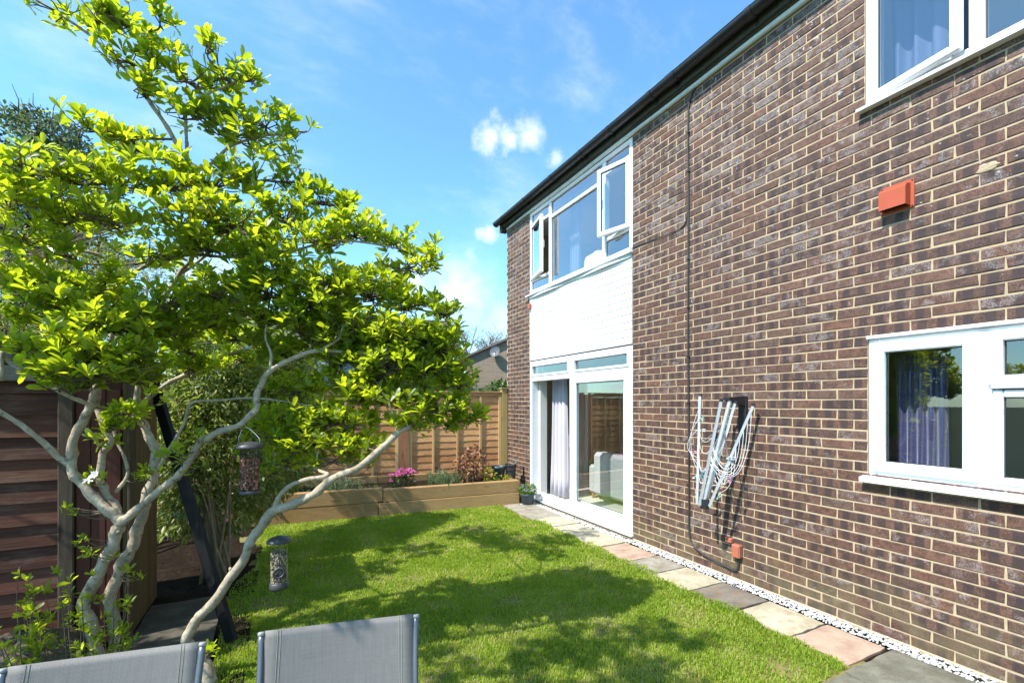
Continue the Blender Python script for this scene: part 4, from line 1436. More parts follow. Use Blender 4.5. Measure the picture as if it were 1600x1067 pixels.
MB().cbox(-2.95, -1.24, SY - .04, SY + .03, 1.765, 1.865, .006).build('fascia_board', M_GREYWOOD, shed)
MB().cbox(-2.95, -.92, SY - .05, SY + .03, 1.866, 1.905, .004).build('felt_edge', M_FELT, shed)
MB().cbox(-2.95, -.95, SY - .02, SY + .05, 1.906, 1.965, .005).build('roof_board', M_GREYWOOD, shed)
rf = MB()
rf.poly([(-3.0, SY - .08, 2.10), (-.93, SY - .08, 1.945), (-.93, SY - .08, 1.968), (-3.0, SY - .08, 2.125)], (0, 1.0, 0))
rf.build('roof', M_FELT, shed)
MB().box(-2.95, -.96, SY + .05, 4.78, 1.861, 1.94).build('wall_plate', M_GREYWOOD, shed)

pol = thing('steel_post', 'black square steel post leaning diagonally against the shed', 'post', (-.3, 3.6, 0))
p0, p1 = Vector((-.30, 3.60, .02)), Vector((-.885, 4.30, 1.86))
MB().beam(p0, p1, .086, .03, (.6, .8, .2)).build('shaft', M_POLE, pol)
MB().beam(p1, p1 + (p1 - p0).normalized() * .012, 0.090, .034, (.6, .8, .2)).build('end_cap', M_BLACK, pol)

# ------------------------------------------------------------------ rock by the shed
rk = MB()
g = np.random.default_rng(5)
nu, nv = 18, 11
for i in range(nv):
    th_ = math.pi * i / (nv - 1)
    for j in range(nu):
        ph_ = 2 * math.pi * j / nu
        r_ = 1 + .16 * math.sin(2.3 * ph_ + 1.1 * th_) + .12 * math.sin(5 * ph_ + 3 * th_) + g.normal(0, .045)
        rk.v.append((-1.36 + .30 * r_ * math.sin(th_) * math.cos(ph_), 3.62 + .24 * r_ * math.sin(th_) * math.sin(ph_), .12 + .17 * r_ * math.cos(th_)))
for i in range(nv - 1):
    for j in range(nu):
        a, b = i * nu + j, i * nu + (j + 1) % nu
        rk.f.append((a, a + nu, b + nu, b))
rk.build('rock', M_ROCK, None, True, 'rough brown rock on the ground in front of the shed', 'rock')

# ------------------------------------------------------------------ sling chairs
def slingmat():
    m, nt, out = newmat('grey_textilene_sling')
    uv = nt.n('ShaderNodeUVMap', {'uv_map': 'UVMap'}).outputs[0]
    w1 = nt.n('ShaderNodeTexWave', {'wave_type': 'BANDS', 'bands_direction': 'X'}, Vector=uv, Scale=95.0, Distortion=.25).outputs[1]
    w2 = nt.n('ShaderNodeTexWave', {'wave_type': 'BANDS', 'bands_direction': 'Y'}, Vector=uv, Scale=95.0, Distortion=.25).outputs[1]
    st_ = nt.noise(nt.mapping(uv, sc=(70, 2.5, 1)), 3.0, 4)
    st2 = nt.noise(nt.mapping(uv, sc=(2.5, 70, 1)), 3.0, 3)
    dirt = nt.noise(uv, 7.0, 5, .65)
    f = nt.math('ADD', nt.math('MULTIPLY', nt.math('MULTIPLY', w1, w2), .3), nt.math('ADD', nt.math('MULTIPLY', st_, .45), nt.math('MULTIPLY', st2, .3)))
    col = nt.ramp(f, [(.2, c3((.100, .095, .088))), (.75, c3((.19, .18, .165)))])
    col = nt.mix(nt.math('MULTIPLY', nt.step(dirt, .55, .75), .25), col, (.26, .25, .22, 1))
    b = nt.n('ShaderNodeBsdfPrincipled', None, Base_Color=col, Roughness=.6)
    nt.t.links.new(nt.bump(nt.math('ADD', w1, w2), .25, .001), b.inputs['Normal'])
    t = nt.n('ShaderNodeBsdfTransparent')
    mx = nt.n('ShaderNodeMixShader', None, Fac=.05, i1=b.outputs[0], i2=t.outputs[0])
    nt.t.links.new(mx.outputs[0], out.inputs[0])
    return m


M_SLING = slingmat()
M_TUBE = plain('blue_grey_chair_tube', (.15, .16, .18), .35, .1, 15, .05, metal=.6)
M_CAP = plain('grey_end_cap', (.28, .28, .28), .5, .1, 20, 0)
M_SEAM = plain('sling_stitching', (.30, .27, .19), .8, .2, 60, .1)


def chair(label, left, right):
    left, right = Vector(left), Vector(right)
    ex = (right - left)
    w = ex.length
    ex = ex.normalized()
    ey = Vector((-ex.y, ex.x, 0))          # away from the camera
    o0 = left + ex * (w / 2)
    o0.z = 0
    root = thing('sling_chair', label, 'chair', o0, 'grey sling garden chairs')
    L = lambda x, y, z: o0 + ex * x + ey * y + Vector((0, 0, z))
    hw = w / 2
    zt = left.z
    for s in (-1, 1):
        x = s * hw
        MB().tube(catmull([L(x * 1.02, 0, zt - .012), L(x, -.045, zt - .16), L(x, -.13, zt - .42), L(x, -.185, .43), L(x, -.26, .395), L(x, -.62, .42), L(x, -.68, .40)], 6), .0088, 12).build('side_rail', M_TUBE, root, True)
        cp_ = MB()
        d = (L(x * 1.02, 0, zt) - L(x, -.045, zt - .16)).normalized()
        p = L(x * 1.02, 0, zt - .012)
        cp_.tube([p - d * .004, p + d * .004, p + d * .006], [.0100, .0100, .0085], 14)
        cp_.build('end_cap', M_CAP, root, True)
        MB().tube(catmull([L(x * 1.06, -.10, zt - .33), L(x * 1.12, -.3, .64), L(x * 1.12, -.56, .63), L(x * 1.10, -.64, .56), L(x * 1.08, -.66, .3), L(x * 1.08, -.68, .012)], 6), .0125, 10).build('leg', M_TUBE, root, True)
        MB().tube(catmull([L(x * 1.05, -.5, .415), L(x * 1.06, -.25, .3), L(x * 1.06, -.05, .012)], 6), .0125, 10).build('leg', M_TUBE, root, True)
        MB().beam(L(x * 1.12, -.28, .655), L(x * 1.12, -.57, .645), .045, .02).build('armrest', M_CAP, root)
    # sling: one sheet from the head down to the front of the seat, sagging between the rails
    path_ = catmull([(0, zt - .003), (-.045, zt - .16), (-.13, zt - .42), (-.185, .43), (-.27, .398), (-.62, .42)], 7)
    nx = 15
    v, uv = [], []
    acc = 0
    for i, (yy_, zz_) in enumerate(path_):
        if i:
            acc += math.hypot(*(path_[i] - path_[i - 1]))
        for j in range(nx):
            t = j / (nx - 1) * 2 - 1
            topdip = -.008 * (1 - t * t) * math.exp(-acc / .08)
            sag = .018 * (1 - t * t)
            p = L(t * (hw - .006), yy_ - (-sag if zz_ > .5 else 0) * 1.0, zz_ + topdip - (sag if zz_ <= .5 else 0))
            v.append(tuple(p))
            uv.append((t * hw, acc))
    f = []
    for i in range(len(path_) - 1):
        for j in range(nx - 1):
            a = i * nx + j
            f.append((a, a + 1, a + nx + 1, a + nx))
    o = bpy.data.objects.new('sling', make_mesh('sling', v, f, M_SLING, True, np.array(uv)))
    link(o, root)
    md = o.modifiers.new('thickness', 'SOLIDIFY')
    md.thickness = .0025
    md.offset = 0
    for s in (-1, 1):
        for q in (.035, .043):
            sm = MB()
            P_ = []
            for i, (yy_, zz_) in enumerate(path_[:20]):
                t = (hw - .006 - q) / (hw - .006) * s
                P_.append(L(t * (hw - .006), yy_ + .018 * (1 - t * t) - .0022, zz_ - .012 * (1 - t * t) * math.exp(-i * .03 / .08)))
            sm.tube(P_, .0009, 4)
            sm.build('stitching', M_SEAM, root)
    MB().tube([L(-hw, -.66, .41), L(hw, -.66, .41)], .011, 8).build('cross_bar', M_TUBE, root, True)
    MB().tube([L(-hw, -.205, .36), L(hw, -.205, .36)], .011, 8).build('cross_bar', M_TUBE, root, True)
    return root


chair('grey mesh sling chair with leaf shadows, right of the two garden chairs', at(411, 984, 1.36), at(648, 957, 1.474))
chair('sunlit grey mesh sling chair, left of the two, in front of the magnolia trunks', at(8, 1040, 1.176), at(314, 1000, 1.303))

def barkmat():
    """smooth pale magnolia bark: lenticels, scars, grey-green lichen"""
    m, nt, out = newmat('pale_magnolia_bark')
    p = nt.n('ShaderNodeNewGeometry').outputs['Position']
    n1 = nt.noise(p, 11.0, 6, .65)
    n2 = nt.noise(p, 75.0, 5, .7)
    n3 = nt.noise(p, 26.0, 4, .6)
    col = nt.ramp(nt.math('ADD', nt.math('MULTIPLY', n1, .6), nt.math('MULTIPLY', n2, .4)), [(.3, c3((.17, .13, .09))), (.5, c3((.36, .295, .21))), (.72, c3((.54, .47, .36)))])
    col = nt.mix(nt.math('MULTIPLY', nt.step(n3, .56, .66), .6), col, (.085, .066, .045, 1))
    col = nt.mix(nt.math('MULTIPLY', nt.step(nt.noise(p, 8.0, 5, .7), .58, .70), .5), col, (.30, .32, .24, 1))
    b = nt.n('ShaderNodeBsdfPrincipled', None, Base_Color=col, Roughness=.85)
    b.inputs['Specular IOR Level'].default_value = .2
    h = nt.math('ADD', nt.math('MULTIPLY', n3, .6), nt.math('MULTIPLY', n2, .35))
    nt.t.links.new(nt.bump(h, .8, .012), b.inputs['Normal'])
    nt.t.links.new(b.outputs[0], out.inputs[0])
    return m


# ------------------------------------------------------------------ foliage materials
M_LEAF = leafmat('magnolia_leaf', [(0.0, c3((0.085, 0.145, 0.018))), (0.35, c3((0.145, 0.21, 0.026))), (0.7, c3((0.21, 0.265, 0.036))), (0.9, c3((0.275, 0.295, 0.055))), (1.0, c3((0.30, 0.24, 0.06)))], (0.76, 0.81, 0.035), 0.60, 0.36, 0.45, patch=3.0)
M_BARK = barkmat()
M_TWIG = plain('dark_twig_bark', (0.13, 0.098, 0.07), 0.9, 0.35, 30, 0.3, spec=0.2)
M_PETAL = leafmat('white_petal', [(0, c3((.72, .70, .70))), (1, c3((.8, .78, .8)))], (.6, .6, .6), .35, .5, .3)
M_VARIEG = leafmat('variegated_leaf', [(0.0, c3((0.085, 0.14, 0.03))), (0.5, c3((0.17, 0.23, 0.05))), (0.72, c3((0.33, 0.36, 0.12))), (1.0, c3((0.52, 0.50, 0.26)))], (0.46, 0.52, 0.09), 0.42, 0.45, 0.4)
M_OLIVE = leafmat('olive_leaf', [(0.0, c3((0.10, 0.12, 0.03))), (0.6, c3((0.20, 0.205, 0.06))), (1.0, c3((0.32, 0.30, 0.12)))], (0.42, 0.43, 0.09), 0.42, 0.5, 0.3)
M_HAW = leafmat('hawthorn_leaf', [(0.0, c3((0.055, 0.09, 0.035))), (0.80, c3((0.125, 0.18, 0.065))), (0.88, c3((0.42, 0.44, 0.38))), (1.0, c3((0.58, 0.59, 0.53)))], (0.20, 0.25, 0.10), 0.35, 0.5, 0.3)
M_BUSH = leafmat('bush_leaf', [(0, c3((.035, .08, .015))), (1, c3((.09, .16, .03)))], (.15, .25, .03), .35, .4, .4)
M_LAV = leafmat('lavender_leaf', [(0, c3((.09, .135, .06))), (1, c3((.19, .25, .13)))], (.15, .22, .08), .3, .6, .2)
M_DKLEAF = leafmat('dark_glossy_leaf', [(0, c3((.018, .04, .012))), (1, c3((.06, .10, .025)))], (.06, .12, .02), .2, .3, .5)
M_PINKPETAL = leafmat('pink_petal', [(0, c3((.55, .12, .33))), (1, c3((.75, .32, .55)))], (.7, .25, .5), .3, .5, .3)
M_LILAC = leafmat('lilac_petal', [(0, c3((.30, .17, .50))), (1, c3((.55, .45, .70)))], (.5, .35, .6), .3, .5, .3)
M_YELLOW = leafmat('lime_leaf', [(0, c3((.14, .19, .012))), (1, c3((.30, .33, .02)))], (.5, .55, .02), .4, .4, .4)
M_BROWN = leafmat('russet_leaf', [(0, c3((.13, .06, .035))), (.6, c3((.26, .13, .075))), (1, c3((.40, .24, .15)))], (.35, .17, .08), .3, .6, .2)
M_GREEN = leafmat('fresh_leaf', [(0, c3((.06, .13, .015))), (1, c3((.13, .24, .03)))], (.22, .38, .03), .4, .4, .4)

unit = lambda a: a / (np.linalg.norm(a, axis=-1, keepdims=True) + 1e-9)


def rand_dirs(g, n):
    return unit(g.normal(size=(n, 3)))


# ------------------------------------------------------------------ the star magnolia
tg = np.random.default_rng(42)
tree = thing('magnolia_tree', 'spreading star magnolia with pale twisting trunks and bright yellow-green leaves', 'tree', tuple(at(190, 1050, 2.75)[:2]) + (0,))
allskel = []
skel = []            # (pos, radius) samples of the wood
BR = [
    # (name, material, [(x, y, depth, radius_mm)])
    ('trunk', M_BARK, [(150, 1052, 2.74, 62), (150, 1005, 2.74, 52), (132, 945, 2.74, 46), (160, 885, 2.73, 44), (178, 845, 2.72, 45), (185, 812, 2.72, 46), (160, 790, 2.70, 38), (132, 760, 2.68, 36), (112, 728, 2.66, 34), (118, 680, 2.65, 33), (140, 640, 2.64, 33), (152, 606, 2.63, 34), (158, 575, 2.62, 27), (148, 530, 2.58, 25), (135, 495, 2.54, 25), (105, 450, 2.48, 24), (75, 415, 2.42, 21), (30, 372, 2.32, 16), (-20, 330, 2.22, 11)]),
    ('trunk', M_BARK, [(188, 1050, 2.82, 60), (182, 990, 2.83, 50), (172, 935, 2.84, 44), (190, 885, 2.85, 46), (212, 840, 2.87, 45), (226, 790, 2.88, 38), (238, 745, 2.90, 40), (243, 705, 2.91, 38), (226, 668, 2.92, 34), (212, 645, 2.93, 30), (217, 600, 2.92, 22), (222, 560, 2.91, 21), (238, 510, 2.88, 21), (255, 470, 2.85, 21), (278, 432, 2.82, 20), (300, 400, 2.80, 17), (312, 335, 2.72, 17), (302, 268, 2.62, 17), (272, 218, 2.57, 16), (228, 150, 2.50, 15), (180, 92, 2.45, 12), (128, 46, 2.40, 9), (75, 12, 2.36, 7), (30, -25, 2.34, 5)]),
    ('trunk', M_BARK, [(330, 1068, 2.66, 60), (312, 1030, 2.66, 46), (292, 1002, 2.66, 40), (305, 972, 2.66, 37), (345, 925, 2.66, 37), (380, 872, 2.66, 37), (405, 825, 2.66, 37), (435, 795, 2.67, 38), (478, 780, 2.70, 34), (520, 748, 2.74, 30), (560, 730, 2.80, 27), (600, 697, 2.86, 27), (622, 676, 2.90, 24), (660, 655, 3.0, 15), (705, 641, 3.05, 11), (748, 650, 3.1, 6)]),
    ('branch', M_BARK, [(188, 818, 2.72, 40), (215, 795, 2.70, 30), (250, 766, 2.66, 29), (288, 732, 2.62, 28), (310, 695, 2.60, 26), (326, 682, 2.60, 30), (370, 665, 2.60, 24), (398, 642, 2.62, 24), (403, 612, 2.64, 24), (420, 582, 2.68, 22), (458, 560, 2.76, 20), (500, 548, 2.84, 17), (560, 553, 2.94, 11), (620, 560, 3.02, 7)]),
    ('branch', M_BARK, [(186, 808, 2.74, 34), (168, 772, 2.76, 30), (156, 748, 2.77, 28), (160, 712, 2.78, 27), (172, 686, 2.78, 28), (158, 655, 2.79, 24), (150, 618, 2.79, 20), (165, 560, 2.78, 17), (182, 500, 2.72, 17), (186, 440, 2.66, 18), (176, 415, 2.6, 13), (140, 394, 2.52, 12), (60, 386, 2.40, 11), (-10, 388, 2.30, 9)]),
    ('branch', M_BARK, [(112, 730, 2.66, 28), (85, 708, 2.62, 23), (45, 672, 2.56, 20), (0, 643, 2.50, 17), (-60, 600, 2.4, 13)]),
    ('branch', M_BARK, [(213, 650, 2.93, 26), (240, 614, 2.95, 20), (285, 588, 2.98, 19), (340, 560, 3.02, 18), (395, 540, 3.06, 18), (440, 508, 3.10, 15), (500, 488, 3.14, 12), (580, 478, 3.18, 9), (660, 470, 3.2, 6)]),
    ('branch', M_BARK, [(186, 440, 2.66, 17), (214, 422, 2.66, 14), (250, 408, 2.66, 14), (305, 398, 2.68, 14), (365, 402, 2.72, 13), (440, 396, 2.78, 11), (530, 376, 2.84, 9), (620, 388, 2.92, 6)]),
    ('branch', M_BARK, [(246, 735, 2.88, 17), (262, 705, 2.84, 13), (286, 665, 2.80, 13), (300, 630, 2.78, 12), (350, 625, 2.78, 9), (400, 622, 2.80, 8), (490, 634, 2.86, 5)]),
    ('branch', M_BARK, [(428, 800, 2.67, 24), (436, 776, 2.68, 19), (458, 756, 2.70, 18), (485, 748, 2.73, 17), (512, 742, 2.77, 17), (498, 734, 2.82, 11), (492, 728, 2.85, 9), (500, 695, 2.9, 6)]),
    ('branch', M_BARK, [(182, 770, 2.8, 17), (200, 735, 2.84, 13), (183, 690, 2.86, 12), (172, 645, 2.88, 11)]),
    ('branch', M_BARK, [(302, 270, 2.62, 15), (330, 255, 2.64, 13), (368, 225, 2.68, 11), (420, 212, 2.74, 8), (480, 205, 2.8, 5)]),
    ('branch', M_BARK, [(292, 250, 2.60, 13), (291, 205, 2.58, 12), (292, 168, 2.56, 11), (320, 150, 2.58, 8), (375, 125, 2.62, 5)]),
    ('branch', M_BARK, [(280, 430, 2.82, 15), (320, 400, 2.9, 13), (380, 345, 3.0, 11), (440, 320, 3.05, 9), (520, 320, 3.1, 6)]),
    ('branch', M_BARK, [(2, 595, 2.35, 13), (4, 550, 2.35, 14), (8, 560, 2.36, 15), (40, 583, 2.40, 14), (70, 600, 2.45, 13), (110, 620, 2.52, 14), (148, 636, 2.6, 18)]),
    ('branch', M_BARK, [(500, 548, 2.84, 13), (528, 530, 2.86, 11), (545, 505, 2.9, 8), (610, 500, 2.98, 6)]),
    ('branch', M_BARK, [(420, 582, 2.68, 12), (424, 556, 2.70, 12), (415, 525, 2.74, 8), (420, 480, 2.8, 6)]),
    ('branch', M_BARK, [(622, 676, 2.90, 12), (612, 640, 2.94, 9), (590, 600, 2.98, 6)]),
    ('branch', M_BARK, [(-60, 600, 2.4, 13), (-250, 480, 2.3, 12), (-500, 380, 2.15, 9), (-800, 300, 2.0, 6)]),
    ('branch', M_BARK, [(-20, 330, 2.22, 11), (-130, 220, 2.05, 11), (-260, 40, 1.85, 9), (-260, -120, 1.7, 7), (-120, -260, 1.6, 5)]),
    ('branch', M_BARK, [(30, -25, 2.34, 6), (-30, -110, 2.2, 6), (-10, -220, 2.0, 6), (90, -320, 1.8, 5), (230, -380, 1.65, 4)]),
    ('branch', M_BARK, [(75, 415, 2.42, 15), (60, 350, 2.3, 12), (40, 290, 2.2, 9), (30, 240, 2.1, 6)]),
]
def nearer(x, z):
    return z * (1 - .075 * min(max((x - 400) / 200., 0), 1))


for (nm, mt, pts) in BR:
    pts = [(x, y, nearer(x, z), r_) for (x, y, z, r_) in pts]
    C = np.array([list(at(x, y, z)) + [r_ / 1000. * .72] for (x, y, z, r_) in pts])
    C = catmull(C, 7)
    P, rad = C[:, :3], np.maximum(C[:, 3], .003)
    # small crooks and swellings
    nn = len(P)
    ph = tg.uniform(0, 6.28, 4)
    s_ = np.arange(nn)
    rad = rad * (1 + .07 * np.sin(s_ * .9 + ph[0]) + .06 * np.sin(s_ * 2.1 + ph[1]) + tg.normal(0, .035, nn))
    P = P + np.stack([np.sin(s_ * .8 + ph[2]), np.cos(s_ * .9 + ph[3]), np.sin(s_ * .7)], -1) * (rad * .18)[:, None]
    P[:, 2] = np.maximum(P[:, 2], -.04)
    mb = MB().tube([tuple(p) for p in P], list(rad), 12)
    vv = np.array(mb.v)
    own = np.repeat(P, 12, 0)
    lump = 1 + .07 * np.sin(vv[:, 0] * 61 + 3 * np.sin(vv[:, 2] * 23)) * np.sin(vv[:, 2] * 47 + vv[:, 1] * 39) + tg.normal(0, .035, len(vv))
    mb.v = [tuple(q) for q in own + (vv - own) * lump[:, None]]
    # pruned spur knobs
    for _ in range(max(1, nn // 14)):
        i = int(tg.integers(3, nn - 2))
        d = unit(rand_dirs(tg, 1)[0] + np.array([0, 0, .4]))
        if rad[i] > .014:
            mb.tube([tuple(P[i]), tuple(P[i] + d * rad[i] * 1.15), tuple(P[i] + d * rad[i] * 1.5)], [rad[i] * .5, rad[i] * .36, rad[i] * .18], 7)
    mb.build(nm, mt, tree, True)
    allskel.extend(P)
    for p, r_ in zip(P, rad):
        if p[2] > .9:
            skel.append((p, r_))

# foliage pads: (x, y, depth, half-width px, half-height px)
PADS = [(95, 12, 2.36, 40, 16), (150, 22, 2.40, 42, 26), (205, 32, 2.44, 40, 26), (250, 18, 2.46, 24, 12), (190, 84, 2.44, 36, 22), (240, 78, 2.5, 36, 28), (288, 110, 2.54, 42, 30), (340, 108, 2.58, 46, 32), (332, 70, 2.56, 12, 16), (385, 122, 2.62, 22, 12),
        (228, 140, 2.5, 36, 28), (288, 172, 2.56, 52, 28), (350, 190, 2.64, 54, 26), (418, 190, 2.72, 54, 20), (465, 200, 2.78, 28, 14), (405, 225, 2.74, 60, 18), (180, 200, 2.45, 50, 18), (135, 192, 2.38, 36, 12), (215, 228, 2.5, 56, 24),
        (45, 258, 2.12, 48, 26), (15, 300, 2.1, 44, 34), (120, 272, 2.3, 56, 30), (190, 275, 2.42, 60, 28), (262, 282, 2.5, 60, 28), (330, 280, 2.6, 60, 28), (400, 270, 2.7, 54, 24), (455, 276, 2.8, 40, 16),
        (30, 360, 2.2, 50, 30), (105, 335, 2.3, 60, 28), (190, 340, 2.4, 66, 28), (280, 338, 2.5, 66, 28), (365, 335, 2.6, 66, 28), (440, 325, 2.75, 54, 28), (508, 308, 2.9, 44, 22), (545, 325, 2.96, 28, 18),
        (25, 430, 2.25, 40, 20), (110, 395, 2.36, 50, 18), (240, 390, 2.5, 56, 20), (330, 378, 2.6, 60, 26), (420, 380, 2.7, 60, 26), (498, 366, 2.8, 54, 26), (560, 360, 2.95, 46, 22), (618, 372, 3.0, 46, 18), (668, 395, 3.02, 34, 15), (640, 418, 3.0, 44, 11),
        (90, 470, 2.3, 50, 18), (30, 490, 2.25, 36, 16), (180, 505, 2.35, 60, 24), (265, 462, 2.5, 46, 20), (345, 452, 2.6, 60, 26), (425, 448, 2.75, 54, 26), (505, 440, 2.85, 54, 26), (578, 448, 2.95, 54, 22), (640, 470, 3.0, 44, 18), (688, 485, 3.02, 28, 14),
        (105, 575, 2.25, 46, 22), (160, 545, 2.28, 60, 24), (210, 570, 2.35, 44, 20), (322, 495, 2.7, 54, 24), (400, 490, 2.8, 54, 24), (480, 505, 2.9, 54, 26), (560, 505, 2.98, 54, 26), (630, 518, 3.0, 54, 24), (688, 520, 3.02, 36, 18),
        (455, 545, 2.95, 44, 18), (540, 556, 3.0, 44, 20), (610, 566, 3.02, 54, 26), (680, 568, 3.02, 54, 22), (722, 592, 3.05, 30, 18),
        (560, 612, 3.0, 46, 22), (625, 620, 3.02, 54, 22), (690, 632, 3.05, 48, 20), (738, 650, 3.08, 28, 12), (560, 655, 3.0, 36, 14), (645, 656, 3.0, 44, 12), (700, 662, 3.02, 36, 9),
        (490, 635, 2.95, 44, 16), (465, 690, 2.9, 44, 18), (545, 695, 2.92, 38, 18), (425, 672, 2.9, 34, 18), (560, 720, 2.92, 26, 9), (480, 660, 2.92, 40, 14), (430, 560, 2.85, 26, 12), (290, 540, 2.75, 34, 14), (140, 470, 2.5, 60, 22), (230, 505, 2.5, 60, 22), (120, 520, 2.2, 50, 18), (190, 545, 2.3, 60, 18), (270, 510, 2.6, 50, 22), (370, 520, 2.9, 50, 20), (300, 570, 2.9, 40, 16), (60, 545, 2.2, 30, 12), (20, 540, 2.2, 24, 12), (60, 440, 2.4, 50, 20), (150, 440, 2.5, 50, 18), (420, 420, 2.75, 60, 18), (500, 475, 2.9, 60, 20), (380, 560, 3.1, 44, 16), (470, 600, 3.0, 44, 16), (520, 650, 3.0, 44, 16), (500, 680, 2.95, 44, 14), (110, 600, 2.2, 40, 14), (150, 580, 2.22, 50, 18), (85, 575, 2.2, 40, 16), (215, 590, 2.4, 36, 14), (450, 715, 2.95, 40, 16), (420, 735, 2.95, 34, 14), (520, 715, 2.95, 36, 14), (400, 700, 2.9, 30, 16), (440, 650, 2.95, 36, 16), (580, 690, 2.95, 30, 12), (200, 640, 2.7, 24, 12), (180, 660, 2.75, 20, 10), (520, 530, 3.0, 46, 18), (575, 537, 3.05, 46, 18), (640, 545, 3.05, 46, 18), (600, 585, 3.1, 44, 18), (655, 598, 3.05, 44, 16), (700, 545, 3.05, 36, 16), (540, 590, 3.05, 40, 16)]
# the rest of the crown, towards the house side of the sun and out of the picture on the left
pad3 = []
PADS = [(x, y, nearer(x, z), hw, hh) for (x, y, z, hw, hh) in PADS]
for (x, y, z, hw, hh) in PADS:
    c = at(x, y, z)
    pad3.append((c, hw * z / F_PX, hh * z / F_PX))
og = np.random.default_rng(8)
for (x, y, z, hw, hh) in PADS:           # the far side of the crown
    if 150 < x < 620 and 330 < y < 530 and og.uniform() < .6:
        z2 = z + og.uniform(.9, 1.7)
        pad3.append((at(x + og.normal(0, 15), y + og.normal(0, 12), z2), hw * z2 / F_PX * .8, hh * z2 / F_PX * .8))
NFRONT = len(pad3)
SHADE = [(1.4, 2.55), (1.9, 2.45), (2.35, 2.35), (1.3, 2.3), (1.6, 2.2), (2.0, 2.15), (2.4, 2.1), (1.0, 2.4), (1.7, 2.35), (2.1, 2.3), (2.25, 1.95), (1.2, 2.05), (1.08, 1.58), (1.2, 1.6), (1.6, 2.0), (.8, 2.3), (1.9, 1.9)]
for (gx, gy_) in SHADE:
    for _ in range(60):
        kk = og.uniform(1.7, 3.4)
        c = np.array([gx - kk, gy_ - .12 * kk, 1.22 * kk]) + og.normal(0, .08, 3)
        X_, Y_, Zc_ = project(c[None])
        if (X_[0] < -150 or Y_[0] < -130) and Zc_[0] > .6 and c[0] < .2 and c[2] < 4.1:
            pad3.append((c, .2, .1))
            break
NS_ = len(pad3)
for q in range(9):
    c = np.array([og.uniform(-2.9, -1.35), og.uniform(2.9, 3.85), og.uniform(2.15, 3.1)])
    X_, Y_, Zc_ = project(c[None])
    if X_[0] < -150:
        pad3.append((c, .24, .1))
for _ in range(300):
    if len(pad3) >= NS_ + 16:
        break
    a = og.uniform(0, 6.28)
    rr = og.uniform(.5, 2.1)
    c = np.array([-1.1 + rr * math.cos(a), 3.2 + rr * math.sin(a), og.uniform(1.9, 3.6) - .15 * rr])
    X_, Y_, Zc_ = project(c[None])
    if (Zc_[0] > .6 and X_[0] < -170) and c[1] > 2.3 and c[1] < 3.4:
        pad3.append((c, .2, .1))
skelP = np.array([p for p, r_ in skel])
limb_parts = MB()
ros_p, ros_d = [], []
for ip, (c, hw, hh) in enumerate(pad3):
    d = np.linalg.norm(skelP - c, axis=1) + np.clip(skelP[:, 2] - c[2], 0, 9) * 1.5
    if ip >= NFRONT:
        sx_, sy_, sz_ = project(skelP)
        d = d + np.where((sx_ > -60) & (sy_ > -50), 9.0, 0.0)
    up = np.array([0, 0, 1.0])
    base_c = c - up * hh * .55
    ok = ip < NFRONT
    for i in np.argsort(d)[:400:1 if ok else 8]:
        s = skelP[i]
        mid = s * .45 + c * .55 + np.array([tg.normal(0, .03), tg.normal(0, .03), -.25 * np.linalg.norm(c - s) * .35])
        Pb = catmull([s, mid, base_c], 6)
        if ok:
            break
        sx_, sy_, sz_ = project(Pb)
        if not np.any((sx_ > -25) & (sy_ > -25) & (sz_ > .1)):
            ok = True
            break
    if not ok:
        continue
    L = np.linalg.norm(c - s)
    limb_parts.tube([tuple(p) for p in Pb], list(np.linspace(min(.011, .005 + .006 * L), .004, len(Pb))), 6)
    skelP = np.vstack([skelP, Pb[4:]])
    if ip < len(PADS):
        yk = PADS[ip][1]
        kf = .56 if yk < 250 else (.70 if yk < 400 else 1.1)
        if PADS[ip][0] > 440 and yk > 400:
            kf = 1.4
    else:
        kf = .62
    nros = int(np.clip(hw * hh * 1550 * kf, 7, 46))
    hub_pts = Pb[-5:]
    for q in range(nros):
        a, rr = tg.uniform(0, 6.28), math.sqrt(tg.uniform(0.02, 1))
        off = np.array([math.cos(a) * rr * hw, math.sin(a) * rr * hw * 1.0, 0])
        zoff = hh * (tg.uniform(-.75, .95) * math.sqrt(max(0.05, 1 - rr * rr * .75)))
        p = c + off + up * zoff
        if ip >= NFRONT:
            X_, Y_, Zc_ = project(p[None])
            if X_[0] > -70 and Y_[0] > -60:
                continue
        st_ = hub_pts[int(tg.integers(0, len(hub_pts)))]
        k1 = st_ + (p - st_) * .4 + tg.normal(0, .018, 3) - up * .02
        k2 = st_ + (p - st_) * .8 + tg.normal(0, .012, 3) - up * .015
        limb_parts.tube([tuple(st_), tuple(k1), tuple(k2), tuple(p)], [.0038, .003, .0024, .0018], 4, False)
        ax = unit(np.array([off[0] * 1.2, off[1] * 1.2, .20]) / max(hw, .05) * .32 + up * .75 + tg.normal(0, .25, 3))
        ros_p.append(p)
        ros_d.append(ax)
        if tg.uniform() < .55:      # a second, younger rosette part-way along the twig
            ros_p.append(k2 + tg.normal(0, .008, 3))
            ros_d.append(unit(ax + tg.normal(0, .45, 3)))
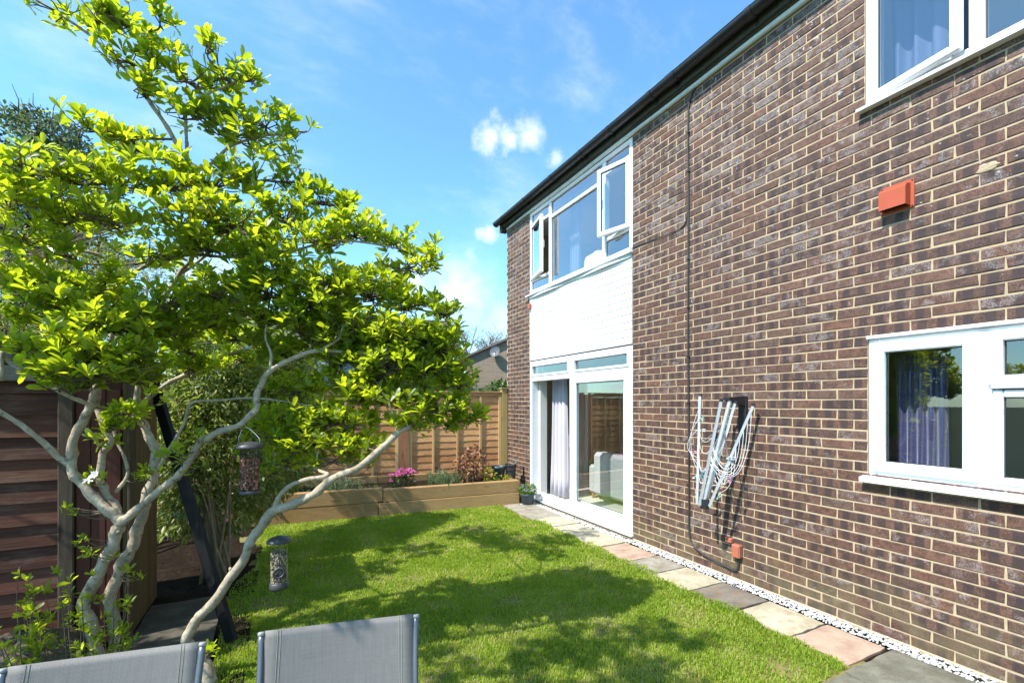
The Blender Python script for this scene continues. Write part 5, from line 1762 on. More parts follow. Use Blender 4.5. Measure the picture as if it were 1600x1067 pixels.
# sprouts on the trunks and suckers round the base
for (x, y, z, n_, sp) in ((112, 800, 2.66, 4, .03), (128, 835, 2.64, 3, .03), (125, 860, 2.64, 3, .03), (60, 930, 2.6, 6, .10), (95, 900, 2.62, 6, .09), (90, 960, 2.6, 8, .12), (120, 990, 2.6, 8, .12), (150, 945, 2.62, 6, .08), (165, 1000, 2.6, 6, .08), (70, 990, 2.58, 6, .1), (185, 985, 2.7, 4, .05), (200, 655, 2.8, 5, .04), (230, 740, 2.8, 5, .05), (280, 710, 2.56, 6, .06), (300, 725, 2.6, 4, .05), (215, 890, 2.8, 3, .03), (182, 866, 2.7, 3, .03), (145, 745, 2.7, 4, .03), (160, 690, 2.75, 4, .04), (180, 640, 2.75, 5, .05), (330, 560, 2.98, 5, .05), (240, 610, 2.9, 4, .05), (400, 540, 3.0, 4, .05), (580, 720, 2.8, 2, .03), (330, 1015, 2.62, 3, .03)):
    c = at(x, y, z)
    for _ in range(n_):
        p = c + tg.normal(0, sp, 3) * np.array([1, 1, .8])
        p[2] = max(p[2], .08)
        ros_p.append(p)
        ros_d.append(unit(np.array([0, 0, .8]) + tg.normal(0, .5, 3)))
        A_ = np.array(allskel)
        dd_ = np.linalg.norm(A_ - p, axis=1) + np.clip(A_[:, 2] - p[2] + .04, 0, 9) * 4
        st_ = A_[int(np.argmin(dd_))]
        if np.linalg.norm(st_ - p) > .16 and p[2] < .7 and project(p[None])[0][0] < 210:      # a sucker rising from the ground
            st_ = np.array([p[0] * .75 - .95 * .25, p[1] * .8 + 3.5 * .2, 0.0])
        md_ = st_ * .45 + p * .55 + tg.normal(0, .012, 3) - np.array([0, 0, .02])
        limb_parts.tube([tuple(q_) for q_ in catmull([st_, md_, p], 4)], list(np.linspace(.0042, .0018, 9)), 5, False)
        for q_ in (.7,):                 # leaves up the shoot
            if np.linalg.norm(st_ - p) > .2 and p[2] < .7:
                ros_p.append(st_ + (p - st_) * q_ + tg.normal(0, .01, 3))
                ros_d.append(unit(np.array([0, 0, .9]) + tg.normal(0, .5, 3)))
o = limb_parts.build('twigs', M_TWIG, tree, True)
o['kind'] = 'stuff'

ros_p, ros_d = np.array(ros_p), np.array(ros_d)
lp, ld, lu, ll = [], [], [], []
for p, ax in zip(ros_p, ros_d):
    n_ = int(tg.integers(5, 10))
    t1 = unit(np.cross(ax, [.3, .5, .81]))
    t2 = np.cross(ax, t1)
    a0 = tg.uniform(0, 6.28)
    big = tg.uniform(.75, 1.15)
    for k in range(n_):
        a = a0 + k * 2.4 + tg.normal(0, .45)
        inner = k / n_
        tilt = R(tg.uniform(40, 82)) * (1 - .66 * inner)
        rad_ = t1 * math.cos(a) + t2 * math.sin(a)
        d = ax * math.cos(tilt) + rad_ * math.sin(tilt)
        lp.append(p + ax * (.030 * inner - .022) + tg.normal(0, .003, 3))
        ld.append(d)
        lu.append(ax * math.sin(tilt) - rad_ * math.cos(tilt) + tg.normal(0, .22, 3))
        ll.append(tg.uniform(.054, .092) * big * (1 - .3 * inner) * (.72 if p[2] < 1.35 else 1.0))
lp, ld, lu, ll = np.array(lp), np.array(ld), np.array(lu), np.array(ll)
LV = round_leaves(tg, lp, ld, lu, ll, ll * tg.uniform(.34, .46, len(ll)))
cx_, cy_, cz_ = project(LV.mean(1))
vis = (cx_ > 5) & (cx_ < 1595) & (cy_ > 5) & (cy_ < 1060) & (cz_ > .3)
near = np.argsort(np.where(vis, cz_ / ll, 1e9))[:300]
isn = np.zeros(len(LV), bool)
isn[near] = True
for i in near:
    o = bpy.data.objects.new('leaf', make_mesh('leaf', LV[i], RF.copy(), M_LEAF, True))
    link(o, tree)
leaf_obj('leaves', LV[~isn], M_LEAF, tree, 'stuff')

# the last star flowers
for (x, y, z) in ((247, 435, 2.44), (228, 478, 2.44), (250, 590, 2.6), (388, 545, 2.7), (139, 750, 2.62), (150, 742, 2.63)):
    c = at(x, y, z)
    n_ = 11
    ax = unit(np.array([-.3, -.55, .6]) + tg.normal(0, .25, 3))
    t1 = unit(np.cross(ax, [.2, .4, .9]))
    t2 = np.cross(ax, t1)
    a = np.arange(n_) * 2 * math.pi / n_ + tg.normal(0, .12, n_)
    tl_ = tg.uniform(.6, 1.35, n_)
    d = ax[None] * np.cos(tl_)[:, None] + (t1[None] * np.cos(a)[:, None] + t2[None] * np.sin(a)[:, None]) * np.sin(tl_)[:, None]
    v = leaf_arrays(np.repeat(c[None], n_, 0), d, np.repeat(ax[None], n_, 0), tg.uniform(.026, .036, n_), np.full(n_, .010), .2, .25)
    leaf_obj('flower', v, M_PETAL, tree)


# ------------------------------------------------------------------ shrubs and trees behind
def scatter_foliage(g, blobs_, n, L, slim=True, droop=.3, wr=.3):
    """leaves through the outer part of a set of ellipsoids"""
    vol = np.array([b[3] * b[4] * b[5] for b in blobs_]) ** (2 / 3.)
    pick = g.choice(len(blobs_), n, p=vol / vol.sum())
    Bc = np.array([b[:3] for b in blobs_])[pick]
    Br = np.array([b[3:6] for b in blobs_])[pick]
    d = rand_dirs(g, n)
    r = g.uniform(.35, 1.0, n) ** .55
    p = Bc + d * Br * r[:, None] * (1 + .16 * np.sin(d[:, :1] * 7 + pick[:, None]) * np.cos(d[:, 2:3] * 6))
    dirn = unit(d * .8 + g.normal(0, .6, (n, 3)) + np.array([0, 0, -droop + .1]))
    up = unit(np.array([0, 0, 1.]) + g.normal(0, .45, (n, 3)))
    l = g.uniform(L[0], L[1], n)
    return leaf_arrays(p, dirn, up, l, l * wr * g.uniform(.8, 1.2, n), .2, .2, slim)


sgn = np.random.default_rng(77)


def stems(root, base, tops, r0, mat, name='stem', n=6):
    for t in tops:
        b = np.array(base) + sgn.normal(0, .09, 3) * np.array([1, 1, 0])
        m_ = (b + t) / 2 + sgn.normal(0, .06, 3)
        P = catmull([b, m_, t], 5)
        MB().tube([tuple(p) for p in P], list(np.linspace(r0, r0 * .4, len(P))), n).build(name, mat, root, True)


M_CANE = plain('tan_cane_bark', (.19, .14, .08), .9, .35, 18, .4)

# tall variegated shrub between the shed and the raised bed
vs = thing('variegated_shrub', 'tall variegated shrub with pale-edged leaves and many bare canes beside the shed', 'shrub', (-.55, 5.25, 0))
vb = []
for (x, y, z, hw, hh) in ((300, 600, 4.6, 70, 70), (370, 560, 4.9, 80, 60), (270, 680, 4.3, 50, 60), (330, 700, 4.5, 75, 60), (410, 640, 5.0, 60, 60), (380, 740, 4.7, 60, 50), (300, 760, 4.3, 50, 50), (430, 700, 5.0, 45, 45), (330, 500, 5.2, 70, 60), (250, 560, 4.7, 60, 60), (420, 560, 5.2, 60, 50), (355, 800, 4.5, 40, 35), (445, 610, 5.2, 50, 40), (280, 800, 4.35, 40, 40), (330, 650, 4.6, 80, 60), (260, 740, 4.3, 40, 60), (400, 780, 4.9, 45, 35), (360, 620, 4.7, 80, 60), (450, 660, 5.3, 45, 60), (470, 580, 5.4, 45, 45), (430, 740, 5.2, 45, 40), (460, 720, 5.4, 40, 40)):
    c = at(x, y, z)
    vb.append((c[0], c[1], c[2], hw * z / F_PX, hw * z / F_PX * .9, hh * z / F_PX))
v = scatter_foliage(sgn, vb, 44000, (.04, .085), True, .35, .28)
leaf_obj('foliage', v, M_VARIEG, vs, 'stuff')
stems(vs, (-.52, 4.95, 0), [np.array(at(x, y, z)) for (x, y, z) in ((262, 640, 4.2), (275, 620, 4.25), (290, 610, 4.3), (300, 650, 4.35), (310, 600, 4.4), (322, 640, 4.45), (340, 620, 4.5), (350, 560, 4.6), (285, 560, 4.4), (370, 600, 4.7), (265, 700, 4.2), (330, 700, 4.4), (295, 720, 4.2), (255, 660, 4.25), (280, 690, 4.2), (310, 680, 4.3), (345, 690, 4.5), (270, 590, 4.3))], .016, M_CANE, 'cane')

# olive feathery shrub behind the shed roof
ov = thing('olive_shrub', 'tall feathery olive-green shrub rising behind the shed roof', 'shrub', (-1.6, 6.2, 0))
vb = []
for (x, y, z, hw, hh) in ((60, 470, 5.6, 80, 60), (150, 440, 5.8, 80, 70), (230, 450, 6.0, 70, 70), (110, 530, 5.4, 90, 45), (220, 530, 5.7, 70, 50), (290, 430, 6.2, 60, 60), (60, 400, 6.0, 60, 40), (360, 470, 6.4, 50, 40), (180, 390, 6.2, 70, 40)):
    c = at(x, y, z)
    vb.append((c[0], c[1], c[2], hw * z / F_PX, hw * z / F_PX * .8, hh * z / F_PX))
v = scatter_foliage(sgn, vb, 13000, (.04, .085), True, .1, .16)
leaf_obj('foliage', v, M_OLIVE, ov, 'stuff')
stems(ov, (-1.6, 6.2, 0), [np.array(at(x, y, z)) for (x, y, z) in ((60, 440, 5.6), (150, 420, 5.8), (230, 430, 6.0), (290, 420, 6.2), (110, 500, 5.4), (350, 470, 6.3))], .03, M_CANE, 'stem')

# white-flowered hawthorn further back
hw_ = thing('hawthorn_tree', 'dark hawthorn with dusty white blossom at the top left behind the garden', 'tree', tuple(at(40, 629, 8.4)[:2]) + (0,))
vb = []
for (x, y, hw, hh) in ((40, 235, 90, 55), (100, 300, 75, 60), (0, 310, 90, 70), (60, 390, 110, 70), (-60, 270, 80, 70), (130, 420, 70, 60), (-40, 420, 110, 80), (20, 480, 120, 60), (75, 205, 45, 25), (115, 250, 40, 30)):
    z = 8.4
    c = at(x, y, z)
    vb.append((c[0], c[1], c[2], hw * z / F_PX, hw * z / F_PX * .9, hh * z / F_PX))
v = scatter_foliage(sgn, vb, 26000, (.06, .12), False, .1, .5)
leaf_obj('crown', v, M_HAW, hw_, 'stuff')
bp = at(40, 629, 8.4)
bp[2] = 0
MB().tube([tuple(bp), tuple(bp + [0.1, .1, 2.2]), tuple(at(40, 330, 8.4))], [.16, .12, .05], 9).build('trunk', M_TWIG, hw_, True)
stems(hw_, tuple(bp + [0, 0, 2.0]), [np.array(at(x, y, 8.4)) for (x, y) in ((0, 260), (90, 270), (-50, 320), (130, 380), (60, 190), (20, 400))], .07, M_TWIG, 'limb')
twg = MB()
for _ in range(160):
    b_ = vb[int(sgn.integers(0, len(vb)))]
    d = unit(sgn.normal(size=3) + np.array([0, 0, .7]))
    p = np.array(b_[:3]) + d * np.array(b_[3:6]) * .75
    q = p + d * sgn.uniform(.2, .6)
    twg.tube([tuple(p), tuple((p + q) / 2 + sgn.normal(0, .06, 3)), tuple(q)], [.012, .009, .004], 4, False)
o = twg.build('twigs', M_TWIG, hw_)
o['kind'] = 'stuff'

# bare tree far behind the gable
bt = thing('bare_tree', 'leafless tree with a fine twig crown far behind the neighbouring gable', 'tree', (15.56, 36.95, 0))
M_GREYTWIG = plain('grey_twig', (.22, .18, .14), .9, .25, 3, 0)
bmb = MB()
brg = random.Random(13)


def grow(p, d, L, r, depth):
    q = p + d * L
    m_ = (p + q) / 2 + Vector((brg.uniform(-1, 1), brg.uniform(-1, 1), brg.uniform(-1, 1))) * L * .06
    bmb.tube([p, m_, q], [r, r * .85, r * .68], 5 if depth < 3 else 3, False)
    if depth >= 6:
        return
    k = 3 if depth > 1 else 4
    for _ in range(k):
        nd = (d + Vector((brg.gauss(0, .42), brg.gauss(0, .42), brg.gauss(.06, .26)))).normalized()
        s_ = brg.uniform(.55, 1.0)
        grow(p + (q - p) * s_, nd, L * brg.uniform(.62, .82), max(r * .58, .012), depth + 1)


grow(Vector((15.56, 36.95, 0)), Vector((0.02, 0, 1)), 3.1, .32, 0)
bmb.build('branches', M_GREYTWIG, bt)['kind'] = 'stuff'
bt.children[0].name = 'crown'
MB().tube([(15.56, 36.95, -.2), (15.6, 36.95, 1.6), (15.62, 36.95, 3.3)], [.45, .36, .30], 10).build('trunk', M_GREYTWIG, bt, True)

# green bush over the fence
gb_ = thing('green_bush', 'round green bush showing above the fence beside the house corner', 'bush', (4.3, 9.2, 0))
vb = []
for (x, y, z, hw, hh) in ((783, 612, 9.5, 22, 16), (770, 640, 9.5, 40, 40), (800, 620, 9.8, 30, 25)):
    c = at(x, y, z)
    vb.append((c[0], c[1], c[2], hw * z / F_PX, hw * z / F_PX, hh * z / F_PX))
leaf_obj('foliage', scatter_foliage(sgn, vb, 3000, (.06, .10), False, .1, .5), M_BUSH, gb_, 'stuff')
stems(gb_, tuple(at(780, 629, 9.5)[:2]) + (0,), [np.array(at(783, 620, 9.5)), np.array(at(770, 640, 9.5))], .03, M_TWIG, 'stem')


# ------------------------------------------------------------------ plants in and round the raised bed
def bedpt(x, y, back=.35):
    d = ray(x, y)
    # on a plane parallel to the bed's front, `back` metres behind it
    t = (6.53 + .09 * 3.447 + back) / (d[1] + .09 * d[0])
    return np.array((d[0] * t, d[1] * t, EYE + d[2] * t))


def tuft(name, label, cat, c, n, L, spread, mat, wr=.06, up=.9):
    r_ = thing(name, label, cat, (c[0], c[1], .315))
    base = np.array([c[0], c[1], .31]) + sgn.normal(0, spread * .35, (n, 3)) * np.array([1, 1, 0])
    d = unit(np.stack([sgn.normal(0, .45, n), sgn.normal(0, .45, n), np.full(n, up)], -1))
    l = sgn.uniform(L[0], L[1], n)
    leaf_obj('stems', leaf_arrays(base, d, rand_dirs(sgn, n), l, l * wr, .1, .12, True), mat, r_, 'stuff')
    # side needles
    m = n * 6
    k = sgn.integers(0, n, m)
    t = sgn.uniform(.35, 1, m)
    p = base[k] + d[k] * (l[k] * t)[:, None]
    l2 = sgn.uniform(.02, .05, m)
    leaf_obj('foliage', leaf_arrays(p, unit(d[k] + sgn.normal(0, .55, (m, 3))), rand_dirs(sgn, m), l2, l2 * .2, .1, .1, True), mat, r_, 'stuff')
    return r_


tuft('lavender', 'grey-green lavender mound in the raised bed between the pink flowers and the russet shrub', 'plant', bedpt(697, 752), 150, (.16, .30), .42, M_LAV)
tuft('lavender', 'grey-green lavender mound in the raised bed behind the low magnolia branch', 'plant', bedpt(528, 763), 130, (.12, .24), .42, M_LAV)

rh = thing('rhododendron', 'small dark-leaved shrub covered in pink flower heads in the raised bed', 'plant', tuple(bedpt(627, 757)[:2]) + (.315,))
c = bedpt(627, 757, .3)
vb = [(c[0], c[1], .38, .21, .2, .15)]
leaf_obj('foliage', scatter_foliage(sgn, vb, 420, (.05, .085), False, .1, .36), M_DKLEAF, rh, 'stuff')
for k in range(5):
    MB().tube([(c[0], c[1], .31), (c[0] + sgn.normal(0, .08), c[1] + sgn.normal(0, .08), .5)], [.008, .004], 5).build('stem', M_TWIG, rh)
for (dx, dz) in ((-.15, .20), (-.09, .25), (-.02, .28), (.05, .26), (.12, .27), (.17, .24), (-.14, .12), (.0, .22), (.09, .22), (-.06, .21)):
    cc = np.array([c[0] + dx, c[1] - .05 + sgn.normal(0, .05), .315 + dz])
    n_ = 46
    d = rand_dirs(sgn, n_)
    d[:, 2] = np.abs(d[:, 2]) * .9 + .05
    leaf_obj('flower_head', leaf_arrays(cc + d * .02, d, rand_dirs(sgn, n_), sgn.uniform(.022, .038, n_), np.full(n_, .024), .3, .3), M_PINKPETAL, rh)

br_ = thing('russet_shrub', 'dry russet-brown leaved shrub in the raised bed', 'plant', tuple(bedpt(735, 753)[:2]) + (.315,))
c = bedpt(736, 753, .45)
vb = [(c[0], c[1], .60, .27, .26, .26), (c[0] - .1, c[1], .52, .24, .2, .18), (c[0] + .02, c[1], .78, .14, .14, .12)]
leaf_obj('foliage', scatter_foliage(sgn, vb, 520, (.05, .085), False, .25, .52), M_BROWN, br_, 'stuff')
for k in range(9):
    a = sgn.uniform(0, 6.28)
    MB().tube([(c[0], c[1], .31), (c[0] + .1 * math.cos(a), c[1] + .1 * math.sin(a), .5), (c[0] + .2 * math.cos(a), c[1] + .2 * math.sin(a), .72)], [.008, .006, .003], 5).build('stem', M_TWIG, br_)


def leafy(name, label, c, r_, h, n, L, mat, wr=.6):
    t = thing(name, label, 'plant', (c[0], c[1], .315))
    leaf_obj('foliage', scatter_foliage(sgn, [(c[0], c[1], .315 + h * .5, r_, r_, h * .55)], n, L, False, 0, wr), mat, t, 'stuff')
    MB().tube([(c[0], c[1], .30), (c[0] + .01, c[1], .32 + h * .5)], [.006, .003], 5).build('stem', M_TWIG, t)


leafy('lime_plant', 'lime-yellow leafy plant in front of the dark pot in the raised bed', bedpt(764, 748, .25), .10, .26, 90, (.04, .06), M_YELLOW)
leafy('lime_plant', 'low lime-yellow plant at the corner of the raised bed by the watering jug', bedpt(786, 750, .22), .13, .11, 80, (.04, .06), M_YELLOW)
leafy('seedling', 'low fresh green seedlings in the raised bed left of the pink flowers', bedpt(580, 765, .25), .17, .07, 90, (.03, .05), M_GREEN)
leafy('ivy_clump', 'dark bluish-green leafy clump at the shaded end of the raised bed', bedpt(400, 772, .2), .26, .24, 240, (.05, .09), M_DKLEAF)
leafy('ivy_clump', 'small dark leafy clump low at the back of the raised bed under the lavender', bedpt(470, 768, .35), .16, .10, 120, (.04, .07), M_DKLEAF)

M_POT = plain('dark_teal_pot', (.028, .045, .055), .45, .2, 10, .1)
M_POTB = plain('blue_grey_pot', (.075, .10, .14), .5, .2, 14, .1, dirt=(.16, .16, .15), dirtamt=.4)
c = bedpt(779, 752, .5)
pt = thing('plant_pot', 'empty dark green plastic plant pot standing in the raised bed corner', 'pot', (c[0], c[1], .316))
PZ = .316
o = MB().lathe([(.085, 0), (.115, .19), (.122, .195), (.124, .235), (.114, .235), (.108, .19), (.08, .01)], (c[0], c[1], PZ), 22, False).build('body', M_POT, pt, True)
MB().lathe([(.001, .02), (.083, .02)], (c[0], c[1], PZ), 22, False).build('base', M_POT, pt)
c = bedpt(798, 750, .42)
jg = thing('watering_jug', 'black ribbed plastic jug holding a grey scoop in the raised bed corner', 'jug', (c[0], c[1], .316))
MB().lathe([(.075, 0), (.08, .03), (.083, .04), (.080, .05), (.086, .09), (.089, .10), (.085, .11), (.09, .16), (.094, .17), (.09, .18), (.095, .25), (.10, .265), (.094, .265), (.085, .18), (.07, .01)], (c[0], c[1], PZ), 20, False).build('body', M_BLACK, jg, True)
MB().lathe([(.001, .012), (.072, .012)], (c[0], c[1], PZ), 20, False).build('base', M_BLACK, jg)
sc_ = thing('garden_scoop', 'blue-grey garden scoop sticking out of the black jug', 'scoop', (c[0] + .03, c[1], PZ + .2))
MB().tube([(c[0] + .01, c[1], PZ + .10), (c[0] + .055, c[1] - .02, PZ + .25)], .011, 8).build('handle', M_POTB, sc_)
scp = MB()
for i in range(7):
    t = i / 6
    for j in range(7):
        a = -1.2 + 2.4 * j / 6
        w_ = .036 * (1 - .5 * t ** 3)
        scp.v.append((c[0] + .055 + .08 * t + w_ * math.sin(a) * .3, c[1] - .02 + w_ * math.sin(a), PZ + .25 + .10 * t + .02 - .022 * math.cos(a)))
for i in range(6):
    for j in range(6):
        a = i * 7 + j
        scp.f.append((a, a + 1, a + 8, a + 7))
o = scp.build('blade', M_POTB, sc_, True)
o.modifiers.new('thickness', 'SOLIDIFY').thickness = .003

# potted pansies on the path by the door
c = np.array((3.52, 6.40, .016))
pp_ = thing('potted_pansy', 'blue-grey pot of small lilac flowers standing on the path by the patio door', 'potted plant', tuple(c))
MB().lathe([(.088, 0), (.112, .14), (.118, .142), (.118, .165), (.108, .165), (.10, .13)], tuple(c), 22, True).build('pot', M_POTB, pp_, True)
leaf_obj('foliage', scatter_foliage(sgn, [(c[0], c[1], c[2] + .22, .155, .15, .085)], 520, (.025, .045), False, .1, .5), M_GREEN, pp_, 'stuff')
for k in range(14):
    a, rr = sgn.uniform(0, 6.28), sgn.uniform(.05, .15)
    cc = c + np.array([math.cos(a) * rr - .03, math.sin(a) * rr - .02, .25 + sgn.uniform(-.05, .05)])
    d = unit(rand_dirs(sgn, 7) * .7 + np.array([-.4, -.5, .6]))
    leaf_obj('flower', leaf_arrays(np.repeat(cc[None], 7, 0), d, rand_dirs(sgn, 7), np.full(7, .022), np.full(7, .018), .2, .2), M_LILAC, pp_)
blobs('fallen_petals', np.array([(3.38, 6.36, .02), (3.40, 6.34, .02), (3.36, 6.33, .02)]), np.array([.014, .012, .01]), M_PETAL, .5, None, 'stuff', 'few fallen white petals on the path beside the flower pot', 'petals')

# ------------------------------------------------------------------ bird feeders
M_MESHW = plain('dark_mesh_wire', (.05, .05, .052), .45, .2, 20, 0, metal=.6)
M_FCAP = plain('pewter_feeder_cap', (.045, .042, .045), .45, .15, 15, .05)
M_NUT = plain('peanuts', (.36, .15, .085), .7, .3, 60, .2, rnd=.3)
M_SEED = plain('mixed_seed', (.26, .20, .13), .8, .6, 90, .3)
M_CLEAR = glassmat('clear_feeder_tube', (.93, .95, .93), 1.2)

c = at(390, 699, 2.5)
fd = thing('bird_feeder', 'wire mesh bird feeder full of red-brown peanuts hanging from the magnolia', 'bird feeder', tuple(c - [0, 0, .24]), 'bird feeders hanging in the magnolia')
H_ = .235
o = MB().lathe([(.072, -.004), (.073, .004), (.064, .018), (.042, .028), (.012, .033)], tuple(c), 24).build('cap', M_FCAP, fd, True)
w_ = MB()
zt, zb_ = c[2] - .006, c[2] - H_
for k in range(24):
    zz = zb_ + (zt - zb_) * k / 23
    ring = [(c[0] + .0445 * math.cos(a), c[1] + .0445 * math.sin(a), zz) for a in np.linspace(0, 2 * math.pi, 21)]
    w_.tube(ring, .0011, 4, False)
for k in range(20):
    a = 2 * math.pi * k / 20
    w_.tube([(c[0] + .0445 * math.cos(a), c[1] + .0445 * math.sin(a), zb_), (c[0] + .0445 * math.cos(a), c[1] + .0445 * math.sin(a), zt)], .0011, 4, False)
w_.build('wire_mesh', M_MESHW, fd)
n_ = 520
a = sgn.uniform(0, 6.28, n_)
rr = .041 * np.sqrt(sgn.uniform(.35, 1, n_))
P = np.stack([c[0] + rr * np.cos(a), c[1] + rr * np.sin(a), sgn.uniform(zb_ + .01, zt - .055, n_)], -1)
blobs('peanuts', P, np.full(n_, .0075), M_NUT, 1.4, fd, 'stuff')
MB().lathe([(.05, 0), (.052, .004), (.052, .016), (.046, .02)], (c[0], c[1], zb_ - .018), 20).build('base', M_FCAP, fd, True)
hg = at(376, 662, 2.6)
MB().tube(catmull([c + [-.045, 0, .01], c + [-.05, 0, .06], hg * .4 + c * .6 + [0, 0, .06], c + [.045, 0, .05], c + [.045, 0, .01]], 5), .0014, 5).build('hanger', M_STEEL, fd)
MB().tube([tuple(c + [-.04, 0, .05]), tuple(hg)], .0014, 5).build('hanger', M_STEEL, fd)

c = at(436, 846, 2.62)
fd = thing('bird_feeder', 'clear tube bird feeder of mixed seed hanging low over the lawn', 'bird feeder', tuple(c - [0, 0, .26]), 'bird feeders hanging in the magnolia')
H_ = .245
MB().lathe([(.058, -.002), (.066, 0), (.064, .008), (.05, .022), (.02, .032), (.008, .036)], tuple(c), 24).build('cap', M_FCAP, fd, True)
MB().lathe([(.046, -H_), (.046, -.001)], tuple(c), 24, False).build('tube', M_CLEAR, fd, True)
n_ = 1700
a = sgn.uniform(0, 6.28, n_)
rr = .0425 * np.sqrt(sgn.uniform(.45, 1, n_))
P = np.stack([c[0] + rr * np.cos(a), c[1] + rr * np.sin(a), sgn.uniform(c[2] - H_ + .01, c[2] - .06, n_)], -1)
M_SEEDA = plain('pale_seed', (.34, .27, .17), .7, .3, 40, 0)
M_SEEDB = plain('dark_seed', (.06, .05, .045), .7, .3, 40, 0)
blobs('seed', P[:1000], np.full(1000, .0040), M_SEEDA, 1.5, fd, 'stuff')
blobs('dark_seed', P[1000:], np.full(700, .0042), M_SEEDB, 1.5, fd, 'stuff')
MB().lathe([(.05, -.022), (.051, -.01), (.05, .012), (.046, .016)], (c[0], c[1], c[2] - H_), 24).build('base', M_FCAP, fd, True)
vd = unit(-ray(436, 880) * np.array([1, 1, 0]))
pc = c + np.array([0, 0, -.165]) + vd * .047
pr = MB()
rx = np.cross(vd, [0, 0, 1])
for r0_, r1_, o_ in ((.026, .014, .006),):
    ring0 = [tuple(pc + rx * .026 * math.cos(t) + np.array([0, 0, .026 * math.sin(t)])) for t in np.linspace(0, 2 * math.pi, 19)]
    pr.tube(ring0, .008, 6, False)
pr.build('feeding_port', M_FCAP, fd, True)
MB().tube([tuple(pc + [0, 0, -.03]), tuple(pc + vd * .05 + [0, 0, -.034])], .005, 6).build('perch', M_FCAP, fd)
pt_ = at(437, 800, 2.66)
MB().tube(catmull([c + [0, 0, .03], c + [.004, 0, .09], pt_ + [0, 0, -.01]], 4), .0016, 5).build('hanger', M_STEEL, fd)

# ------------------------------------------------------------------ neighbouring houses
M_NBRICK = None


def farbrick(name, a, b_, mortar):
    m, nt, out = newmat(name)
    tc = nt.n('ShaderNodeTexCoord').outputs['Object']
    sp = nt.n('ShaderNodeSeparateXYZ', None, Vector=tc)
    v = nt.n('ShaderNodeCombineXYZ', None, X=nt.math('ADD', sp.outputs[0], sp.outputs[1]), Y=sp.outputs[2], Z=0.0).outputs[0]
    bt_ = nt.n('ShaderNodeTexBrick', None, Vector=v, Color1=c3(a), Color2=c3(b_), Mortar=c3(mortar), Scale=1.0)
    bt_.inputs['Brick Width'].default_value = .225
    bt_.inputs['Row Height'].default_value = .075
    bt_.inputs['Mortar Size'].default_value = .006
    nz = nt.noise(v, 6.0, 4)
    col = nt.mix(nt.math('MULTIPLY', nz, .5), bt_.outputs[0], c3(a, .7))
    b = nt.n('ShaderNodeBsdfPrincipled', None, Base_Color=col, Roughness=.9)
    nt.t.links.new(b.outputs[0], out.inputs[0])
    return m


M_FB1 = farbrick('far_dark_brick', (.085, .05, .042), (.12, .07, .055), (.30, .25, .2))
M_FB2 = farbrick('far_buff_brick', (.22, .165, .115), (.29, .22, .15), (.30, .26, .2))
M_FARROOF = plain('far_roof_tile', (.13, .10, .085), .9, .25, 3, .2)
M_FARGLASS = plain('far_window_glass', (.10, .14, .19), .12, .1, 2, 0)
M_CREAMWALL = plain('cream_render', (.62, .57, .45), .9, .06, 3, 0)


def oriented(mb, o, ex, ey):
    ex, ey, o = Vector(ex), Vector(ey), Vector(o)
    mb.v = [tuple(o + ex * v[0] + ey * v[1] + Vector((0, 0, v[2]))) for v in mb.v]
    return mb


# terraced house straight beyond the fence
na = thing('neighbour_house', 'dark brick neighbouring house with white window seen over the fence', 'house', (3.0, 18.8, 0))
oA = (-2.0, 19.9, 0)
exA, eyA = Vector((.98, -.2, 0)).normalized(), Vector((.2, .98, 0)).normalized()
wallA = oriented(MB().box(0, 8.6, 0, 6, 0, 3.75), oA, exA, eyA).build('wall', M_FB1, na)
rfA = oriented(MB().poly([(-.3, -.35, 3.70), (-.3, 3.0, 5.6), (-.3, 6.3, 3.70)], (9.2, 0, 0)), oA, exA, eyA).build('roof', M_FARROOF, na)
for k_ in range(12):
    t = (k_ + .2) / 12
    oriented(MB().box(-.31, 8.91, -.37 + 3.35 * t, -.34 + 3.35 * t + .02, 3.71 + 1.9 * t, 3.745 + 1.9 * t), oA, exA, eyA).build('tile_course', M_FARROOF, rfA)
for (a, zb2, zt2) in ((3.35, 2.05, 3.2),):
    w2 = oriented(frame_rect(MB(), 0, .1, 0, 1.35, zb2, zt2, .07, .005), (0, 0, 0), (0, -1, 0), (1, 0, 0))
    w2 = oriented(w2, Vector(oA) + exA * a + eyA * (-.03), exA, eyA).build('window', M_UPVC, na)
    oriented(MB().box(a + .07, a + 1.28, -.06, -.01, zb2 + .07, zt2 - .07), oA, exA, eyA).build('pane', M_FARGLASS, w2)
    oriented(MB().box(a + .66, a + .72, -.09, -.062, zb2 + .07, zt2 - .07), oA, exA, eyA).build('mullion', M_UPVC, w2)
    oriented(MB().box(a - .05, a + 1.4, -.16, -.002, zb2 - .06, zb2 - .001), oA, exA, eyA).build('window_sill', M_UPVC, w2)
oriented(MB().tube([(5.35, -.06, 0), (5.35, -.06, 3.7)], .05, 8), oA, exA, eyA).build('downpipe', M_GUTTER, na)
oriented(MB().tube([(-.3, -.40, 3.68), (8.9, -.40, 3.68)], .06, 8), oA, exA, eyA).build('gutter', M_GUTTER, na)

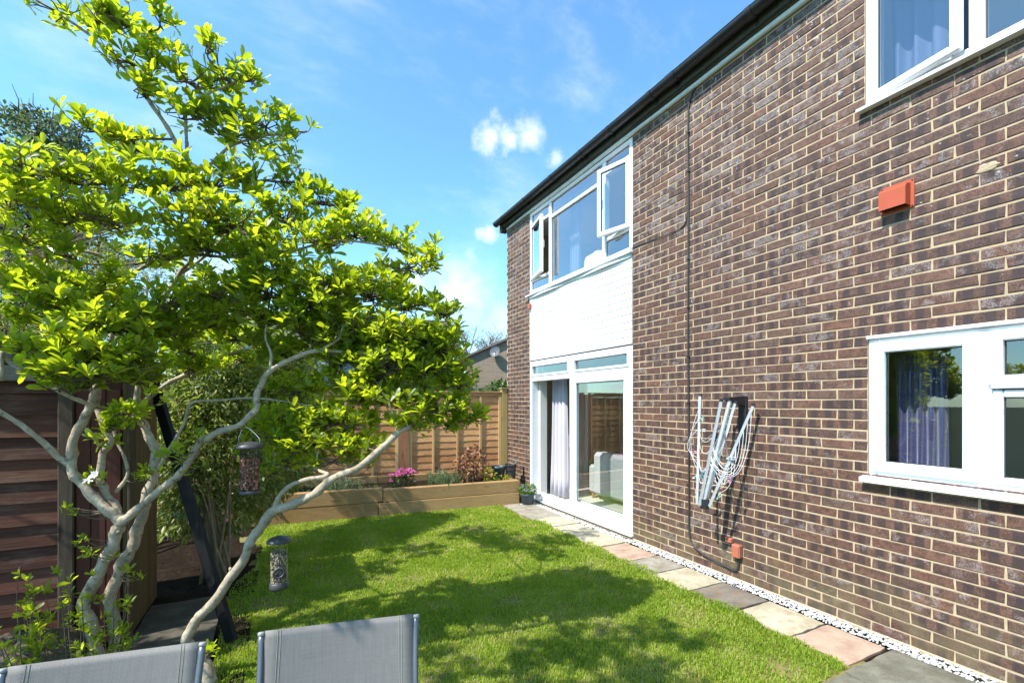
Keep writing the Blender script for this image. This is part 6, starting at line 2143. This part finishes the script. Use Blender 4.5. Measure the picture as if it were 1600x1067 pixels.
# buff brick gable with a satellite dish
nb = thing('neighbour_gable_house', 'buff brick gable-end house with a grey satellite dish far beyond the fence', 'house', (11, 23.5, 0))
pB0 = at(727, 629, 25)
pB1 = at(815, 629, 25)
exB = Vector((pB1[0] - pB0[0], pB1[1] - pB0[1], 0))
LB = exB.length
exB.normalize()
eyB = Vector((-exB.y, exB.x, 0))
oB = (pB0[0], pB0[1], 0)
gz0, gz1 = 4.05, 4.05 + .62 * 2.6
oriented(MB().poly([(-.0, 0, 0), (5.2, 0, 0), (5.2, 0, gz0), (2.6, 0, 5.15), (0, 0, gz0)], (0, 8, 0)), oB, exB, eyB).build('wall', M_FB2, nb)
rb = MB()
rb.poly([(-.35, -.2, 3.92), (2.6, -.2, 5.17), (2.6, -.2, 5.29), (-.35, -.2, 4.04)], (0, 8.4, 0))
rb.poly([(5.55, -.2, 3.92), (2.602, -.2, 5.17), (2.602, -.2, 5.29), (5.55, -.2, 4.04)], (0, 8.4, 0))
oriented(rb, oB, exB, eyB).build('roof', M_FARROOF, nb)
dish = MB()
prof_ = [(.001, 0), (.12, .012), (.22, .045), (.30, .09)]
dish.lathe(prof_, (0, 0, 0), 18, False)
dirv = Vector((-.75, -.62, .25)).normalized()
rot = dirv.to_track_quat('Z', 'Y').to_matrix()
dc = Vector(at(774, 550, 24.75))
dish.v = [tuple(dc + rot @ Vector(v)) for v in dish.v]
ds = dish.build('satellite_dish', plain('grey_dish', (.10, .11, .12), .5, .05, 3, 0), nb, True)
MB().tube([dc, dc + Vector((.05, .15, -.28)), Vector(oB) + exB * 1.65 + Vector((0, 0, dc.z - .3))], .03, 6).build('dish_arm', M_GUTTER, ds)
MB().tube([dc, dc + dirv * .36 + Vector((0, 0, -.1))], .02, 6).build('receiver_arm', M_GUTTER, ds)
# white porch and window block beside it
oriented(MB().box(-2.4, -.32, .4, 3.0, 0, 3.0), oB, exB, eyB).build('side_wall', M_CREAMWALL, nb)
wb_ = oriented(frame_rect(MB(), 0, .08, 0, 1.1, 1.7, 2.75, .09, .005), (0, 0, 0), (0, -1, 0), (1, 0, 0))
wb_ = oriented(wb_, Vector(oB) + exB * (-1.7) + eyB * .37, exB, eyB).build('window', M_UPVC, nb)
oriented(MB().box(-1.61, -.69, .34, .395, 1.79, 2.66), oB, exB, eyB).build('pane', M_FARGLASS, wb_)
oriented(MB().poly([(-2.7, .1, 2.98), (-2.7, 1.7, 3.7), (-2.7, 3.3, 2.98)], (2.3, 0, 0)), oB, exB, eyB).build('side_roof', M_FARROOF, nb)
# street-side lamp and aerial mast
lp_ = at(745, 629, 22)
lamp = thing('lamp_post', 'slim grey lamp post beyond the fence beside the buff gable', 'lamp post', (lp_[0], lp_[1], 0))
MB().tube([(lp_[0], lp_[1], 0), (lp_[0], lp_[1], 2.75)], .035, 8).build('pole', M_STEEL, lamp)
MB().lathe([(.03, 0), (.11, .05), (.12, .16), (.04, .24)], (lp_[0], lp_[1], 2.75), 12).build('lantern', M_GUTTER, lamp)
